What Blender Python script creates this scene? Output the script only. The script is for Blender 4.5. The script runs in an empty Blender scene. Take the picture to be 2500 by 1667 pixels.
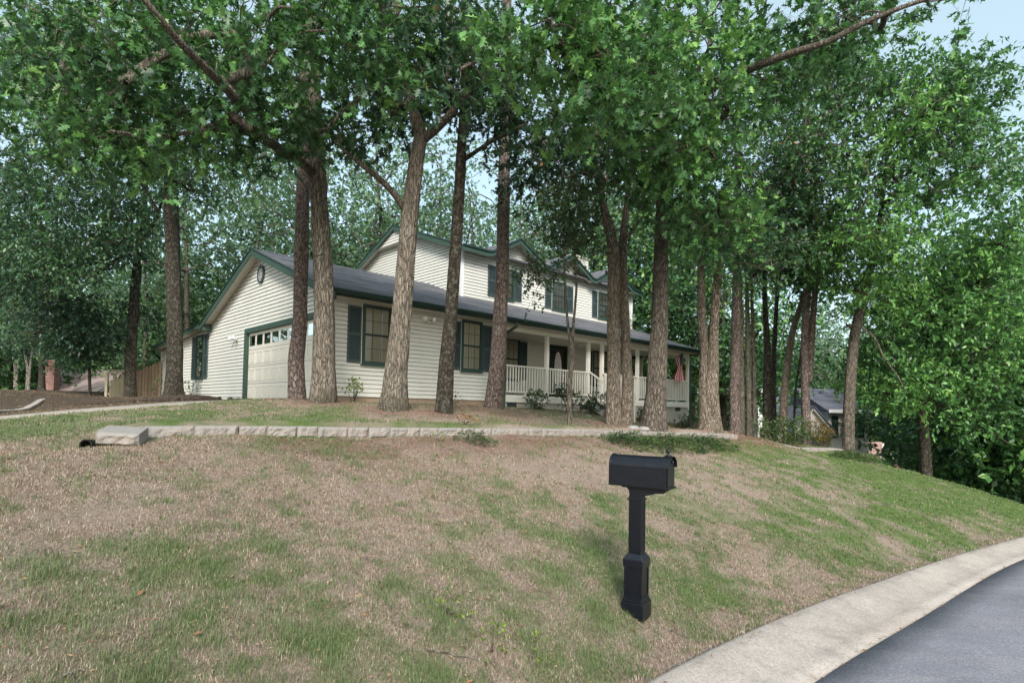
import bpy, math, random
import numpy as np
from mathutils import Vector, Matrix
random.seed(7); RNG = np.random.default_rng(11)
sc = bpy.context.scene
COL = sc.collection
R = math.radians

# ------------------------------------------------------------------ camera
F = 1406.31 / 2500.0
PITCH, ROLL, SHY = R(2.04), R(1.026), 115.46
cam = bpy.data.cameras.new('camera'); camo = bpy.data.objects.new('camera', cam); COL.objects.link(camo)
cam.sensor_width = 36; cam.lens = 36 * F; cam.shift_y = SHY / 2500.0
cam.clip_start = 0.05; cam.clip_end = 2000
_f = Vector((0, math.cos(PITCH), math.sin(PITCH))); _u = Vector((0, -math.sin(PITCH), math.cos(PITCH))); _r = Vector((1, 0, 0))
_r2 = _r * math.cos(ROLL) + _u * math.sin(ROLL); _u2 = -_r * math.sin(ROLL) + _u * math.cos(ROLL)
m = Matrix((( _r2.x, _u2.x, -_f.x, 0), (_r2.y, _u2.y, -_f.y, 0), (_r2.z, _u2.z, -_f.z, 0), (0, 0, 0, 1)))
camo.matrix_world = m
sc.camera = camo
FP = 1406.31
NF, NR, NU = np.array(_f), np.array(_r2), np.array(_u2)
def at(px, py, Y):                       # a point at distance Y in front of the eye, seen in direction (px, py)
    d = NF + NR * ((px - 1250) / FP) - NU * ((py - 833.5 - SHY) / FP)
    return d * (Y / d[1])

# ------------------------------------------------------------------ helpers
def tag(o, label=None, cat=None, group=None, kind=None):
    if label: o['label'] = label
    if cat: o['category'] = cat
    if group: o['group'] = group
    if kind: o['kind'] = kind
    return o
def empty(name, loc=(0, 0, 0), rz=0, label=None, cat=None, group=None):
    o = bpy.data.objects.new(name, None); COL.objects.link(o); o.location = loc; o.rotation_euler = (0, 0, rz)
    o.empty_display_size = .1
    return tag(o, label, cat, group)
def npmesh(name, V, loops, sizes, mat, parent=None, smooth=False, attr=None):
    me = bpy.data.meshes.new(name)
    V = np.asarray(V, np.float32); loops = np.asarray(loops, np.int32).ravel(); sizes = np.asarray(sizes, np.int32)
    me.vertices.add(len(V)); me.vertices.foreach_set('co', V.ravel())
    me.loops.add(len(loops)); me.loops.foreach_set('vertex_index', loops)
    me.polygons.add(len(sizes)); me.polygons.foreach_set('loop_start', np.concatenate([[0], np.cumsum(sizes)[:-1]]).astype(np.int32))
    me.polygons.foreach_set('loop_total', sizes)
    if smooth: me.polygons.foreach_set('use_smooth', np.ones(len(sizes), bool))
    if attr:
        for k, a in attr.items():
            at_ = me.attributes.new(k, 'FLOAT', 'POINT'); at_.data.foreach_set('value', np.asarray(a, np.float32))
    me.update(calc_edges=True)
    if mat is not None: me.materials.append(mat)
    o = bpy.data.objects.new(name, me); COL.objects.link(o)
    if parent is not None: o.parent = parent
    return o
class MB:
    def __init__(s): s.v = []; s.f = []
    def face(s, *pts):
        n = len(s.v); s.v.extend([tuple(p) for p in pts]); s.f.append(tuple(range(n, n + len(pts)))); return s
    def hexa(s, p):                      # 8 points: bottom 0-3 (ccw), top 4-7
        n = len(s.v); s.v.extend([tuple(q) for q in p])
        for q in ((3, 2, 1, 0), (4, 5, 6, 7), (0, 1, 5, 4), (1, 2, 6, 5), (2, 3, 7, 6), (3, 0, 4, 7)): s.f.append(tuple(n + i for i in q))
        return s
    def box(s, x0, x1, y0, y1, z0, z1):
        return s.hexa([(x0, y0, z0), (x1, y0, z0), (x1, y1, z0), (x0, y1, z0), (x0, y0, z1), (x1, y0, z1), (x1, y1, z1), (x0, y1, z1)])
    def bar(s, p, q, w, h, up=(0, 0, 1)):
        p, q, up = Vector(p), Vector(q), Vector(up); d = (q - p).normalized(); sd = d.cross(up).normalized(); u = sd.cross(d)
        a, b = sd * w / 2, u * h / 2
        return s.hexa([p - a - b, p + a - b, q + a - b, q - a - b, p - a + b, p + a + b, q + a + b, q - a + b])
    def prism(s, poly, ext):             # poly: planar points, ext: extrusion vector
        n = len(s.v); k = len(poly); e = Vector(ext)
        s.v.extend([tuple(p) for p in poly]); s.v.extend([tuple(Vector(p) + e) for p in poly])
        s.f.append(tuple(range(n + k - 1, n - 1, -1))); s.f.append(tuple(range(n + k, n + 2 * k)))
        for i in range(k): j = (i + 1) % k; s.f.append((n + i, n + j, n + k + j, n + k + i))
        return s
    def tube(s, pts, rad, k=8, cap=True):
        pts = [Vector(p) for p in pts]; base = len(s.v); ref = Vector((0.13, 0.31, 0.94)).normalized()
        if hasattr(rad, '__len__') is False: rad = [rad] * len(pts)
        for i, p in enumerate(pts):
            d = (pts[min(i + 1, len(pts) - 1)] - pts[max(i - 1, 0)]).normalized()
            rf = Vector((1, 0, 0)) if abs(d.dot(ref)) > .95 else ref
            a = d.cross(rf).normalized(); b = d.cross(a)
            for j in range(k):
                t = 2 * math.pi * j / k; s.v.append(tuple(p + (a * math.cos(t) + b * math.sin(t)) * rad[i]))
        for i in range(len(pts) - 1):
            for j in range(k):
                j2 = (j + 1) % k; s.f.append((base + i * k + j, base + i * k + j2, base + (i + 1) * k + j2, base + (i + 1) * k + j))
        if cap:
            s.f.append(tuple(base + j for j in range(k))[::-1]); s.f.append(tuple(base + (len(pts) - 1) * k + j for j in range(k)))
        return s
    def build(s, name, mat, parent=None, smooth=False, bevel=0, **kw):
        me = bpy.data.meshes.new(name); me.from_pydata(s.v, [], s.f); me.update(); me.materials.append(mat)
        if smooth: me.polygons.foreach_set('use_smooth', [True] * len(me.polygons))
        o = bpy.data.objects.new(name, me); COL.objects.link(o)
        if parent is not None: o.parent = parent
        if bevel:
            md = o.modifiers.new('bevel', 'BEVEL'); md.width = bevel; md.segments = 2; md.limit_method = 'ANGLE'
        return tag(o, **kw)

# numpy value noise
def _h(i, j, k):
    n = (i * 73856093) ^ (j * 19349663) ^ (k * 83492791)
    n = (n ^ (n >> 13)) * 1274126177 & 0x7fffffff
    return ((n ^ (n >> 16)) & 0xffff) / 65535.0
def vn(x, y, z=0.0):
    x, y, z = np.broadcast_arrays(np.asarray(x, float), np.asarray(y, float), np.asarray(z, float))
    xi, yi, zi = np.floor(x).astype(np.int64), np.floor(y).astype(np.int64), np.floor(z).astype(np.int64)
    fx, fy, fz = x - xi, y - yi, z - zi
    fx, fy, fz = fx * fx * (3 - 2 * fx), fy * fy * (3 - 2 * fy), fz * fz * (3 - 2 * fz)
    r = 0
    for a in (0, 1):
        for b in (0, 1):
            for c in (0, 1):
                r = r + _h(xi + a, yi + b, zi + c) * (fx if a else 1 - fx) * (fy if b else 1 - fy) * (fz if c else 1 - fz)
    return r
def fbm(x, y, z=0.0, o=4):
    r = 0; a = .5; s = 0
    for i in range(o): r = r + a * vn(x * 2 ** i + 17 * i, y * 2 ** i + 5 * i, np.asarray(z) * 2 ** i + 3 * i); s += a; a *= .5
    return r / s

# ------------------------------------------------------------------ materials
def mat(name):
    m = bpy.data.materials.new(name); m.use_nodes = True; nt = m.node_tree; nt.nodes.clear()
    out = nt.nodes.new('ShaderNodeOutputMaterial')
    return m, nt, out
def N(nt, t, **kw):
    n = nt.nodes.new('ShaderNode' + t)
    for k, v in kw.items():
        if k.startswith('i_'):
            n.inputs[k[2:].replace('_', ' ')].default_value = v
        else: setattr(n, k, v)
    return n
def L(nt, a, b): nt.links.new(a, b)
def c4(c): return (c[0], c[1], c[2], 1)
def coords(nt, scale=(1, 1, 1), kind='Object', rot=(0, 0, 0)):
    tc = N(nt, 'TexCoord'); mp = N(nt, 'Mapping'); mp.inputs['Scale'].default_value = scale; mp.inputs['Rotation'].default_value = rot
    L(nt, tc.outputs[kind], mp.inputs['Vector']); return mp.outputs['Vector']
def noise(nt, vec, sc_, det=4, rough=.6, dist=0):
    n = N(nt, 'TexNoise'); n.inputs['Scale'].default_value = sc_; n.inputs['Detail'].default_value = det; n.inputs['Roughness'].default_value = rough
    n.inputs['Distortion'].default_value = dist; L(nt, vec, n.inputs['Vector']); return n.outputs['Fac']
def ramp(nt, fac, stops, interp='LINEAR'):
    r = N(nt, 'ValToRGB'); r.color_ramp.interpolation = interp; el = r.color_ramp.elements
    while len(el) < len(stops): el.new(.5)
    for e, (p, c) in zip(el, stops): e.position = p; e.color = c4(c) if hasattr(c, '__len__') else (c, c, c, 1)
    L(nt, fac, r.inputs['Fac']); return r.outputs['Color']
def mix(nt, fac, a, b, mode='MIX'):
    m = N(nt, 'MixRGB', blend_type=mode)
    for s, v in ((m.inputs[0], fac), (m.inputs[1], a), (m.inputs[2], b)):
        if hasattr(v, 'node'): L(nt, v, s)
        elif hasattr(v, '__len__'): s.default_value = c4(v)
        else: s.default_value = v
    return m.outputs[0]
def bump(nt, h, strength=.5, dist=.01):
    b = N(nt, 'Bump'); b.inputs['Strength'].default_value = strength; b.inputs['Distance'].default_value = dist
    L(nt, h, b.inputs['Height']); return b.outputs['Normal']
def princ(nt, out, col, rough=.6, spec=.3, normal=None, metal=0, coat=0):
    p = N(nt, 'BsdfPrincipled')
    if hasattr(col, 'node'): L(nt, col, p.inputs['Base Color'])
    else: p.inputs['Base Color'].default_value = c4(col)
    if hasattr(rough, 'node'): L(nt, rough, p.inputs['Roughness'])
    else: p.inputs['Roughness'].default_value = rough
    p.inputs['Specular IOR Level'].default_value = spec; p.inputs['Metallic'].default_value = metal
    p.inputs['Coat Weight'].default_value = coat
    if normal is not None: L(nt, normal, p.inputs['Normal'])
    if out is not None: L(nt, p.outputs[0], out.inputs['Surface'])
    return p
def paint(name, col, var=.12, scale=3, rough=.5, spec=.35, bumps=0.0, dirt=None):
    m, nt, out = mat(name); v = coords(nt)
    n = noise(nt, v, scale, 6, .65); n2 = noise(nt, v, scale * 14, 3, .6)
    c = mix(nt, ramp(nt, n, [(.3, 0.), (.75, 1.)]), [x * (1 - var) for x in col], [min(1, x * (1 + var)) for x in col])
    c = mix(nt, .25, c, mix(nt, n2, [x * .8 for x in col], [min(1, x * 1.15) for x in col]))
    if dirt: c = mix(nt, ramp(nt, noise(nt, v, scale * 2.3, 8, .75), [(.52, 0.), (.8, .7)]), c, dirt)
    princ(nt, out, c, rough, spec, bump(nt, n2, .3, bumps) if bumps else None); return m

M = {}
M['siding'] = paint('siding_vinyl', (.66, .66, .61), .05, 1.3, .5, .3, 0, (.52, .52, .46))
M['soffit'] = paint('soffit', (.56, .54, .47), .06, 2, .6, .2)
M['trim_white'] = paint('porch_paint', (.80, .78, .71), .05, 3, .45, .35)
M['green'] = paint('green_trim', (.042, .082, .062), .12, 3, .5, .35)
M['gutter'] = paint('gutter_green', (.014, .034, .028), .15, 3, .4, .4)
M['win_green'] = paint('window_green', (.028, .06, .05), .12, 3, .5, .3)
M['shutter'] = paint('shutter_paint', (.05, .073, .075), .15, 4, .5, .35)
M['door_cream'] = paint('garage_door_paint', (.70, .665, .59), .04, 1.2, .45, .35, 0, (.62, .58, .5))
M['maroon'] = paint('door_paint', (.035, .012, .016), .15, 4, .35, .5)
M['black_paint'] = paint('black_enamel', (.005, .006, .010), .25, 9, .30, .42, .0006, (.018, .019, .023))
M['dark'] = paint('dark_interior', (.012, .012, .012), .1, 3, .8, .1)
M['lamp_white'] = paint('lamp_plastic', (.84, .84, .82), .05, 3, .4, .4)
M['frame_dark'] = paint('window_frame', (.020, .030, .027), .1, 3, .4, .4)
M['white'] = paint('white_trim', (.80, .81, .80), .04, 3, .5, .3)
M['muntin'] = paint('muntin', (.06, .055, .045), .05, 3, .5, .3)

def m_shingle(name, col, scale=1.0):
    m, nt, out = mat(name); v = coords(nt)
    b = N(nt, 'TexBrick'); b.inputs['Scale'].default_value = 1.0 * scale
    b.inputs['Color1'].default_value = c4([x * .5 for x in col]); b.inputs['Color2'].default_value = c4([x * 1.65 for x in col])
    b.inputs['Mortar'].default_value = c4([x * .35 for x in col]); b.inputs['Mortar Size'].default_value = .014
    b.inputs['Brick Width'].default_value = .85; b.inputs['Row Height'].default_value = .27; b.inputs['Bias'].default_value = -.1
    L(nt, v, b.inputs['Vector'])
    n = noise(nt, coords(nt, (1.0, 4, 4)), 1.3, 7, .8); n3 = noise(nt, v, 60, 3, .7)
    c = mix(nt, ramp(nt, n, [(.42, 0.), (.6, .5)]), b.outputs['Color'], [x * 1.8 for x in col])
    c = mix(nt, .25, c, mix(nt, n3, [x * .4 for x in col], [x * 1.9 for x in col]))
    c = mix(nt, ramp(nt, noise(nt, v, .7, 4, .6), [(.45, 0.), (.75, .35)]), c, (.16, .15, .13))
    princ(nt, out, c, .85, .25, bump(nt, b.outputs['Fac'], -.6, .02)); return m
M['shingle'] = m_shingle('roof_shingles', (.100, .103, .117))
M['shingle_brown'] = m_shingle('brown_shingles', (.32, .25, .24))
M['shingle_far'] = m_shingle('far_shingles', (.10, .105, .135))
M['shingle_pink'] = m_shingle('tan_shingles', (.26, .17, .145))
def m_brick(name, c1, c2, mort, rot=(R(90), 0, 0), bw=.21, rh=.07, ms=.006, sc_=1):
    m, nt, out = mat(name)
    tc = N(nt, 'TexCoord'); sp = N(nt, 'SeparateXYZ'); L(nt, tc.outputs['Object'], sp.inputs[0])
    ad = N(nt, 'Math', operation='ADD'); L(nt, sp.outputs[0], ad.inputs[0]); L(nt, sp.outputs[1], ad.inputs[1])
    cb = N(nt, 'CombineXYZ'); L(nt, ad.outputs[0], cb.inputs[0]); L(nt, sp.outputs[2], cb.inputs[1])
    b = N(nt, 'TexBrick'); b.inputs['Scale'].default_value = sc_; b.inputs['Color1'].default_value = c4(c1); b.inputs['Color2'].default_value = c4(c2)
    b.inputs['Mortar'].default_value = c4(mort); b.inputs['Mortar Size'].default_value = ms; b.inputs['Brick Width'].default_value = bw; b.inputs['Row Height'].default_value = rh
    L(nt, cb.outputs[0], b.inputs['Vector'])
    n = noise(nt, tc.outputs['Object'], 9, 5, .7)
    c = mix(nt, .35, b.outputs['Color'], mix(nt, n, [x * .5 for x in c1], [min(1, x * 1.3) for x in c2]))
    princ(nt, out, c, .85, .2, bump(nt, b.outputs['Fac'], -.7, .012)); return m
M['brick_painted'] = m_brick('painted_brick', (.44, .42, .36), (.52, .50, .44), (.22, .21, .18))
M['brick_tan'] = m_brick('tan_brick', (.30, .215, .15), (.38, .29, .21), (.24, .21, .17))
M['brick_red'] = m_brick('red_brick', (.20, .075, .06), (.36, .2, .165), (.36, .33, .3), bw=.3, rh=.1, ms=.012)

def m_block():
    m, nt, out = mat('concrete_block'); v = coords(nt)
    n = noise(nt, v, 7, 8, .75); n2 = noise(nt, v, 60, 6, .75); n3 = noise(nt, v, 2.2, 3, .6)
    c = mix(nt, n, (.11, .106, .10), (.26, .248, .232))
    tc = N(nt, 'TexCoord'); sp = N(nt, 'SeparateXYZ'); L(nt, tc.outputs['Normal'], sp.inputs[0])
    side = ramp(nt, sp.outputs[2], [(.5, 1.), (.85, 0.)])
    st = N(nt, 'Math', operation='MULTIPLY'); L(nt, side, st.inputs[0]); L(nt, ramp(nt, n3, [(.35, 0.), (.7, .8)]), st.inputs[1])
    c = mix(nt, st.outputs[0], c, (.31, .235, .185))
    c = mix(nt, .45, c, mix(nt, n2, (.1, .1, .095), (.5, .48, .45)))
    princ(nt, out, c, .9, .2, bump(nt, mix(nt, .5, n, n2), .9, .02)); return m
M['block'] = m_block()
def m_concrete(name, c1, c2, dirt, sc_=1.0):
    m, nt, out = mat(name); v = coords(nt)
    n = noise(nt, v, 1.3 * sc_, 8, .72); n2 = noise(nt, v, 55, 6, .85); n3 = noise(nt, v, 5, 8, .75)
    c = mix(nt, ramp(nt, n, [(.3, 0.), (.7, 1.)]), c1, c2)
    c = mix(nt, ramp(nt, n3, [(.5, 0.), (.75, .8)]), c, dirt)
    sp = ramp(nt, n2, [(.3, .35), (.5, 1.), (.72, 1.7)])
    c = mix(nt, .75, c, sp, 'MULTIPLY')
    vo = N(nt, 'TexVoronoi', feature='DISTANCE_TO_EDGE'); vo.inputs['Scale'].default_value = .9; L(nt, mix(nt, .12, v, noise(nt, v, 3, 5, .6)), vo.inputs['Vector'])
    crk = ramp(nt, vo.outputs['Distance'], [(.0, .25), (.0015, 0.)])
    c = mix(nt, mix(nt, .5, (0, 0, 0), crk), c, (.05, .045, .04))
    princ(nt, out, c, .88, .25, bump(nt, n2, .5, .006)); return m
M['curb'] = m_concrete('curb_concrete', (.28, .25, .225), (.41, .37, .335), (.195, .175, .16))
M['drive'] = m_concrete('drive_concrete', (.30, .27, .24), (.38, .34, .30), (.24, .18, .14))
def m_asphalt():
    m, nt, out = mat('asphalt'); v = coords(nt)
    n = noise(nt, v, .9, 6, .65); n2 = noise(nt, v, 60, 6, .85)
    n4 = noise(nt, coords(nt, (1, 6, 1), rot=(0, 0, R(-47))), .8, 5, .65)
    c = mix(nt, ramp(nt, n, [(.3, 0.), (.7, 1.)]), (.135, .137, .165), (.22, .222, .255))
    c = mix(nt, ramp(nt, n4, [(.45, 0.), (.7, .55)]), c, (.25, .24, .255))
    c = mix(nt, .8, c, ramp(nt, n2, [(.3, .3), (.5, 1.), (.7, 2.0)]), 'MULTIPLY')
    princ(nt, out, c, .85, .3, bump(nt, n2, .6, .006)); return m
M['asphalt'] = m_asphalt()

def m_ground():
    m, nt, out = mat('ground_cover'); v = coords(nt)
    g = N(nt, 'Attribute', attribute_name='green'); r = N(nt, 'Attribute', attribute_name='mulch'); bd = N(nt, 'Attribute', attribute_name='bed')
    n = noise(nt, v, 2.1, 8, .75); n2 = noise(nt, v, 38, 6, .8); n3 = noise(nt, v, 55, 5, .85)
    soil = mix(nt, ramp(nt, n, [(.35, 0.), (.65, 1.)]), (.21, .140, .113), (.345, .268, .225))
    soil = mix(nt, ramp(nt, n2, [(.35, 0.), (.6, .8)]), soil, (.39, .325, .265))
    gr = mix(nt, n2, (.06, .10, .032), (.17, .24, .075))
    ad = N(nt, 'Math', operation='ADD'); L(nt, g.outputs['Fac'], ad.inputs[0])
    sb = N(nt, 'Math', operation='MULTIPLY_ADD'); L(nt, n2, sb.inputs[0]); sb.inputs[1].default_value = .9; sb.inputs[2].default_value = -.45; L(nt, sb.outputs[0], ad.inputs[1])
    c = mix(nt, ramp(nt, ad.outputs[0], [(.3, 0.), (.9, 1.)]), soil, gr)
    mu = mix(nt, ramp(nt, n2, [(.3, 0.), (.7, 1.)]), (.12, .06, .042), (.30, .185, .14))
    c = mix(nt, r.outputs['Fac'], c, mu)
    c = mix(nt, bd.outputs['Fac'], c, mix(nt, ramp(nt, n, [(.35, 0.), (.65, 1.)]), mix(nt, n2, (.035, .026, .022), (.14, .10, .08)), (.10, .085, .06)))
    c = mix(nt, .7, c, ramp(nt, n3, [(.28, .35), (.5, 1.), (.72, 1.75)]), 'MULTIPLY')
    princ(nt, out, c, .95, .1, bump(nt, mix(nt, .5, n2, n3), 1.0, .05)); return m
M['ground'] = m_ground()
def m_blade():
    m, nt, out = mat('grass_blade'); a = N(nt, 'Attribute', attribute_name='tint')
    c = ramp(nt, a.outputs['Fac'], [(0, (.18, .105, .08)), (.18, (.31, .225, .17)), (.42, (.50, .425, .33)), (.55, (.24, .25, .15)), (.75, (.095, .16, .05)), (1, (.165, .30, .07))])
    p = princ(nt, None, c, .6, .25); t = N(nt, 'BsdfTranslucent'); L(nt, c, t.inputs[0])
    mx = N(nt, 'MixShader'); mx.inputs[0].default_value = .25; L(nt, p.outputs[0], mx.inputs[1]); L(nt, t.outputs[0], mx.inputs[2]); L(nt, mx.outputs[0], out.inputs['Surface'])
    return m
M['blade'] = m_blade()
def m_leaf(name, stops, trans=.3, rough=.42, spec=.5):
    m, nt, out = mat(name); a = N(nt, 'Attribute', attribute_name='tint')
    c = ramp(nt, a.outputs['Fac'], stops)
    p = princ(nt, None, c, rough, spec); t = N(nt, 'BsdfTranslucent')
    L(nt, mix(nt, .55, c, (.15, .34, .08)), t.inputs[0])
    mx = N(nt, 'MixShader'); mx.inputs[0].default_value = trans; L(nt, p.outputs[0], mx.inputs[1]); L(nt, t.outputs[0], mx.inputs[2]); L(nt, mx.outputs[0], out.inputs['Surface'])
    return m
M['leaf_oak'] = m_leaf('oak_leaf', [(0, (.018, .045, .026)), (.35, (.045, .105, .055)), (.7, (.085, .195, .075)), (.92, (.16, .31, .085)), (1, (.34, .2, .09))], .25)
M['leaf_bright'] = m_leaf('bright_leaf', [(0, (.022, .06, .03)), (.35, (.06, .15, .055)), (.75, (.12, .29, .075)), (1, (.23, .43, .10))], .28)
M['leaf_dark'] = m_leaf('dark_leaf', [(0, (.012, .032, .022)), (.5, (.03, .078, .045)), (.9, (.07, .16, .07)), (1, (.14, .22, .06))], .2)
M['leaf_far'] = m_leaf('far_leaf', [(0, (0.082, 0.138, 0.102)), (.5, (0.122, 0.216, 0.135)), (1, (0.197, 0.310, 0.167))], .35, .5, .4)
M['leaf_shrub'] = m_leaf('shrub_leaf', [(0, (.02, .045, .018)), (.6, (.045, .085, .03)), (1, (.12, .17, .05))], .2)
M['leaf_yellow'] = m_leaf('yellow_leaf', [(0, (.10, .15, .02)), (.5, (.2, .27, .03)), (1, (.33, .36, .05))], .3)
M['leaf_rust'] = m_leaf('rusty_leaf', [(0, (.05, .07, .02)), (.5, (.09, .11, .025)), (.8, (.16, .12, .03)), (1, (.35, .09, .03))], .3)
M['litter'] = m_leaf('dry_leaf', [(0, (.16, .08, .04)), (.5, (.30, .17, .09)), (1, (.42, .32, .2))], .1, .7, .2)
M['pine_needle'] = m_leaf('needles', [(0, (.03, .06, .025)), (.6, (.05, .10, .03)), (1, (.09, .14, .04))], .2)

def m_bark(name, dark, mid, light, zs=.16, sc_=9.0, plates=False, lichen=None, moss=None):
    m, nt, out = mat(name); v = coords(nt, (1, 1, zs)); vz = coords(nt, (1, 1, zs * 1.6))
    ds = N(nt, 'VectorMath', operation='ADD'); L(nt, v, ds.inputs[0])
    nn = N(nt, 'TexNoise'); nn.inputs['Scale'].default_value = 11; nn.inputs['Detail'].default_value = 6; nn.inputs['Roughness'].default_value = .7; L(nt, v, nn.inputs['Vector'])
    sb = N(nt, 'VectorMath', operation='SUBTRACT'); L(nt, nn.outputs['Color'], sb.inputs[0]); sb.inputs[1].default_value = (.5, .5, .5)
    sc2 = N(nt, 'VectorMath', operation='SCALE'); L(nt, sb.outputs[0], sc2.inputs[0]); sc2.inputs['Scale'].default_value = .13 if plates else .09
    L(nt, sc2.outputs[0], ds.inputs[1])
    vo = N(nt, 'TexVoronoi', feature='DISTANCE_TO_EDGE'); vo.inputs['Scale'].default_value = sc_; L(nt, ds.outputs[0], vo.inputs['Vector'])
    vc = N(nt, 'TexVoronoi'); vc.inputs['Scale'].default_value = sc_; L(nt, ds.outputs[0], vc.inputs['Vector'])
    n = noise(nt, vz, sc_ * 1.8, 8, .8, .8); n2 = noise(nt, coords(nt), 3, 4, .6); n3 = noise(nt, coords(nt, (1, 1, .5)), 75, 4, .75)
    edge = ramp(nt, vo.outputs['Distance'], [(.0, 0.), (.10, .55), (.28, 1.)])
    edge = mix(nt, ramp(nt, n2, [(.35, .1), (.6, .45)]), edge, ramp(nt, n, [(.36, 0.), (.6, 1.)]), 'MIX')
    c = mix(nt, ramp(nt, n, [(.32, 0.), (.66, 1.)]), mid, light)
    c = mix(nt, .45, c, mix(nt, vc.outputs['Color'], [x * .6 for x in mid], light))
    c = mix(nt, ramp(nt, n2, [(.35, 0.), (.65, .5)]), c, mid)
    c = mix(nt, ramp(nt, edge, [(.22, 0.), (.8, 1.)]), dark, c)
    c = mix(nt, .6, c, ramp(nt, n3, [(.3, .35), (.5, 1.), (.7, 1.8)]), 'MULTIPLY')
    if lichen: c = mix(nt, ramp(nt, noise(nt, coords(nt, (1, 1, .7)), 13, 6, .8), [(.50, 0.), (.62, .75)]), c, lichen)
    if moss:
        tc = N(nt, 'TexCoord'); sp = N(nt, 'SeparateXYZ'); L(nt, tc.outputs['Object'], sp.inputs[0])
        low = ramp(nt, sp.outputs[2], [(.0, .9), (.35, 0.)])
        mm = N(nt, 'Math', operation='MULTIPLY'); L(nt, low, mm.inputs[0]); L(nt, noise(nt, coords(nt), 5, 3, .6), mm.inputs[1]); c = mix(nt, mm.outputs[0], c, moss)
    h = mix(nt, .45, edge, n)
    princ(nt, out, c, .9, .15, bump(nt, h, 1.0, .04)); return m
M['bark_oak'] = m_bark('oak_bark', (.075, .063, .050), (.24, .205, .165), (.45, .40, .335), .16, 27, moss=(.03, .035, .012))
M['bark_pine'] = m_bark('pine_bark', (.06, .046, .042), (.20, .155, .135), (.36, .295, .26), .42, 17, True)
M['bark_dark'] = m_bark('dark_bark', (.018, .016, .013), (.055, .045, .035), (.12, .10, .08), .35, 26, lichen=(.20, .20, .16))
M['bark_mid'] = m_bark('grey_bark', (.05, .042, .034), (.16, .135, .11), (.31, .27, .22), .2, 25)
M['bark_tan'] = m_bark('tan_bark', (.08, .062, .047), (.26, .215, .165), (.49, .425, .345), .26, 25)
M['bark_pale'] = m_bark('pale_bark', (.12, .11, .09), (.28, .26, .22), (.42, .40, .35), .3, 14)

def m_wood():
    m, nt, out = mat('fence_cedar'); v = coords(nt, (1, 1, .1)); n = noise(nt, v, 14, 6, .7); n2 = noise(nt, coords(nt, (1, 1, 0.02)), 7, 2, .5)
    c = mix(nt, n, (.24, .15, .095), (.44, .31, .21)); c = mix(nt, ramp(nt, n2, [(.35, 0.), (.65, .5)]), c, (.48, .38, .29))
    princ(nt, out, c, .8, .2); return m
M['wood'] = m_wood()
def m_stripes(name, c1, c2, s, axis=0):
    m, nt, out = mat(name); tc = N(nt, 'TexCoord'); sp = N(nt, 'SeparateXYZ'); L(nt, tc.outputs['Object'], sp.inputs[0])
    mu = N(nt, 'Math', operation='MULTIPLY'); L(nt, sp.outputs[axis], mu.inputs[0]); mu.inputs[1].default_value = s
    fr = N(nt, 'Math', operation='FRACT'); L(nt, mu.outputs[0], fr.inputs[0])
    c = mix(nt, ramp(nt, fr.outputs[0], [(0, 0.), (.12, 1.), (.8, 1.), (1, 0.)]), c1, c2)
    princ(nt, out, c, .8, .1); return m
M['blind'] = m_stripes('window_blind', (.34, .30, .225), (.52, .46, .355), 38, 2)
M['curtain'] = m_stripes('curtain_cloth', (.44, .39, .29), (.66, .58, .45), 9, 0)
def m_glass():
    m, nt, out = mat('window_glass'); g = N(nt, 'BsdfGlossy'); g.inputs['Roughness'].default_value = .03; g.inputs['Color'].default_value = (.9, .93, .95, 1)
    t = N(nt, 'BsdfTransparent'); t.inputs[0].default_value = (.86, .88, .86, 1)
    fr = N(nt, 'Fresnel'); fr.inputs[0].default_value = 1.45
    v = coords(nt); L(nt, bump(nt, noise(nt, v, 1.6, 2, .5), .12, .02), g.inputs['Normal'])
    mx = N(nt, 'MixShader'); L(nt, fr.outputs[0], mx.inputs[0]); L(nt, t.outputs[0], mx.inputs[1]); L(nt, g.outputs[0], mx.inputs[2]); L(nt, mx.outputs[0], out.inputs['Surface'])
    return m
M['glass'] = m_glass()
def m_oval():
    m, nt, out = mat('frosted_oval_glass'); v = coords(nt); n = noise(nt, v, 18, 5, .7, 1.5)
    c = mix(nt, ramp(nt, n, [(.5, 0.), (.6, 1.)]), (.80, .82, .84), (.42, .43, .46))
    princ(nt, out, c, .12, .8); return m
M['oval'] = m_oval()
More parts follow.
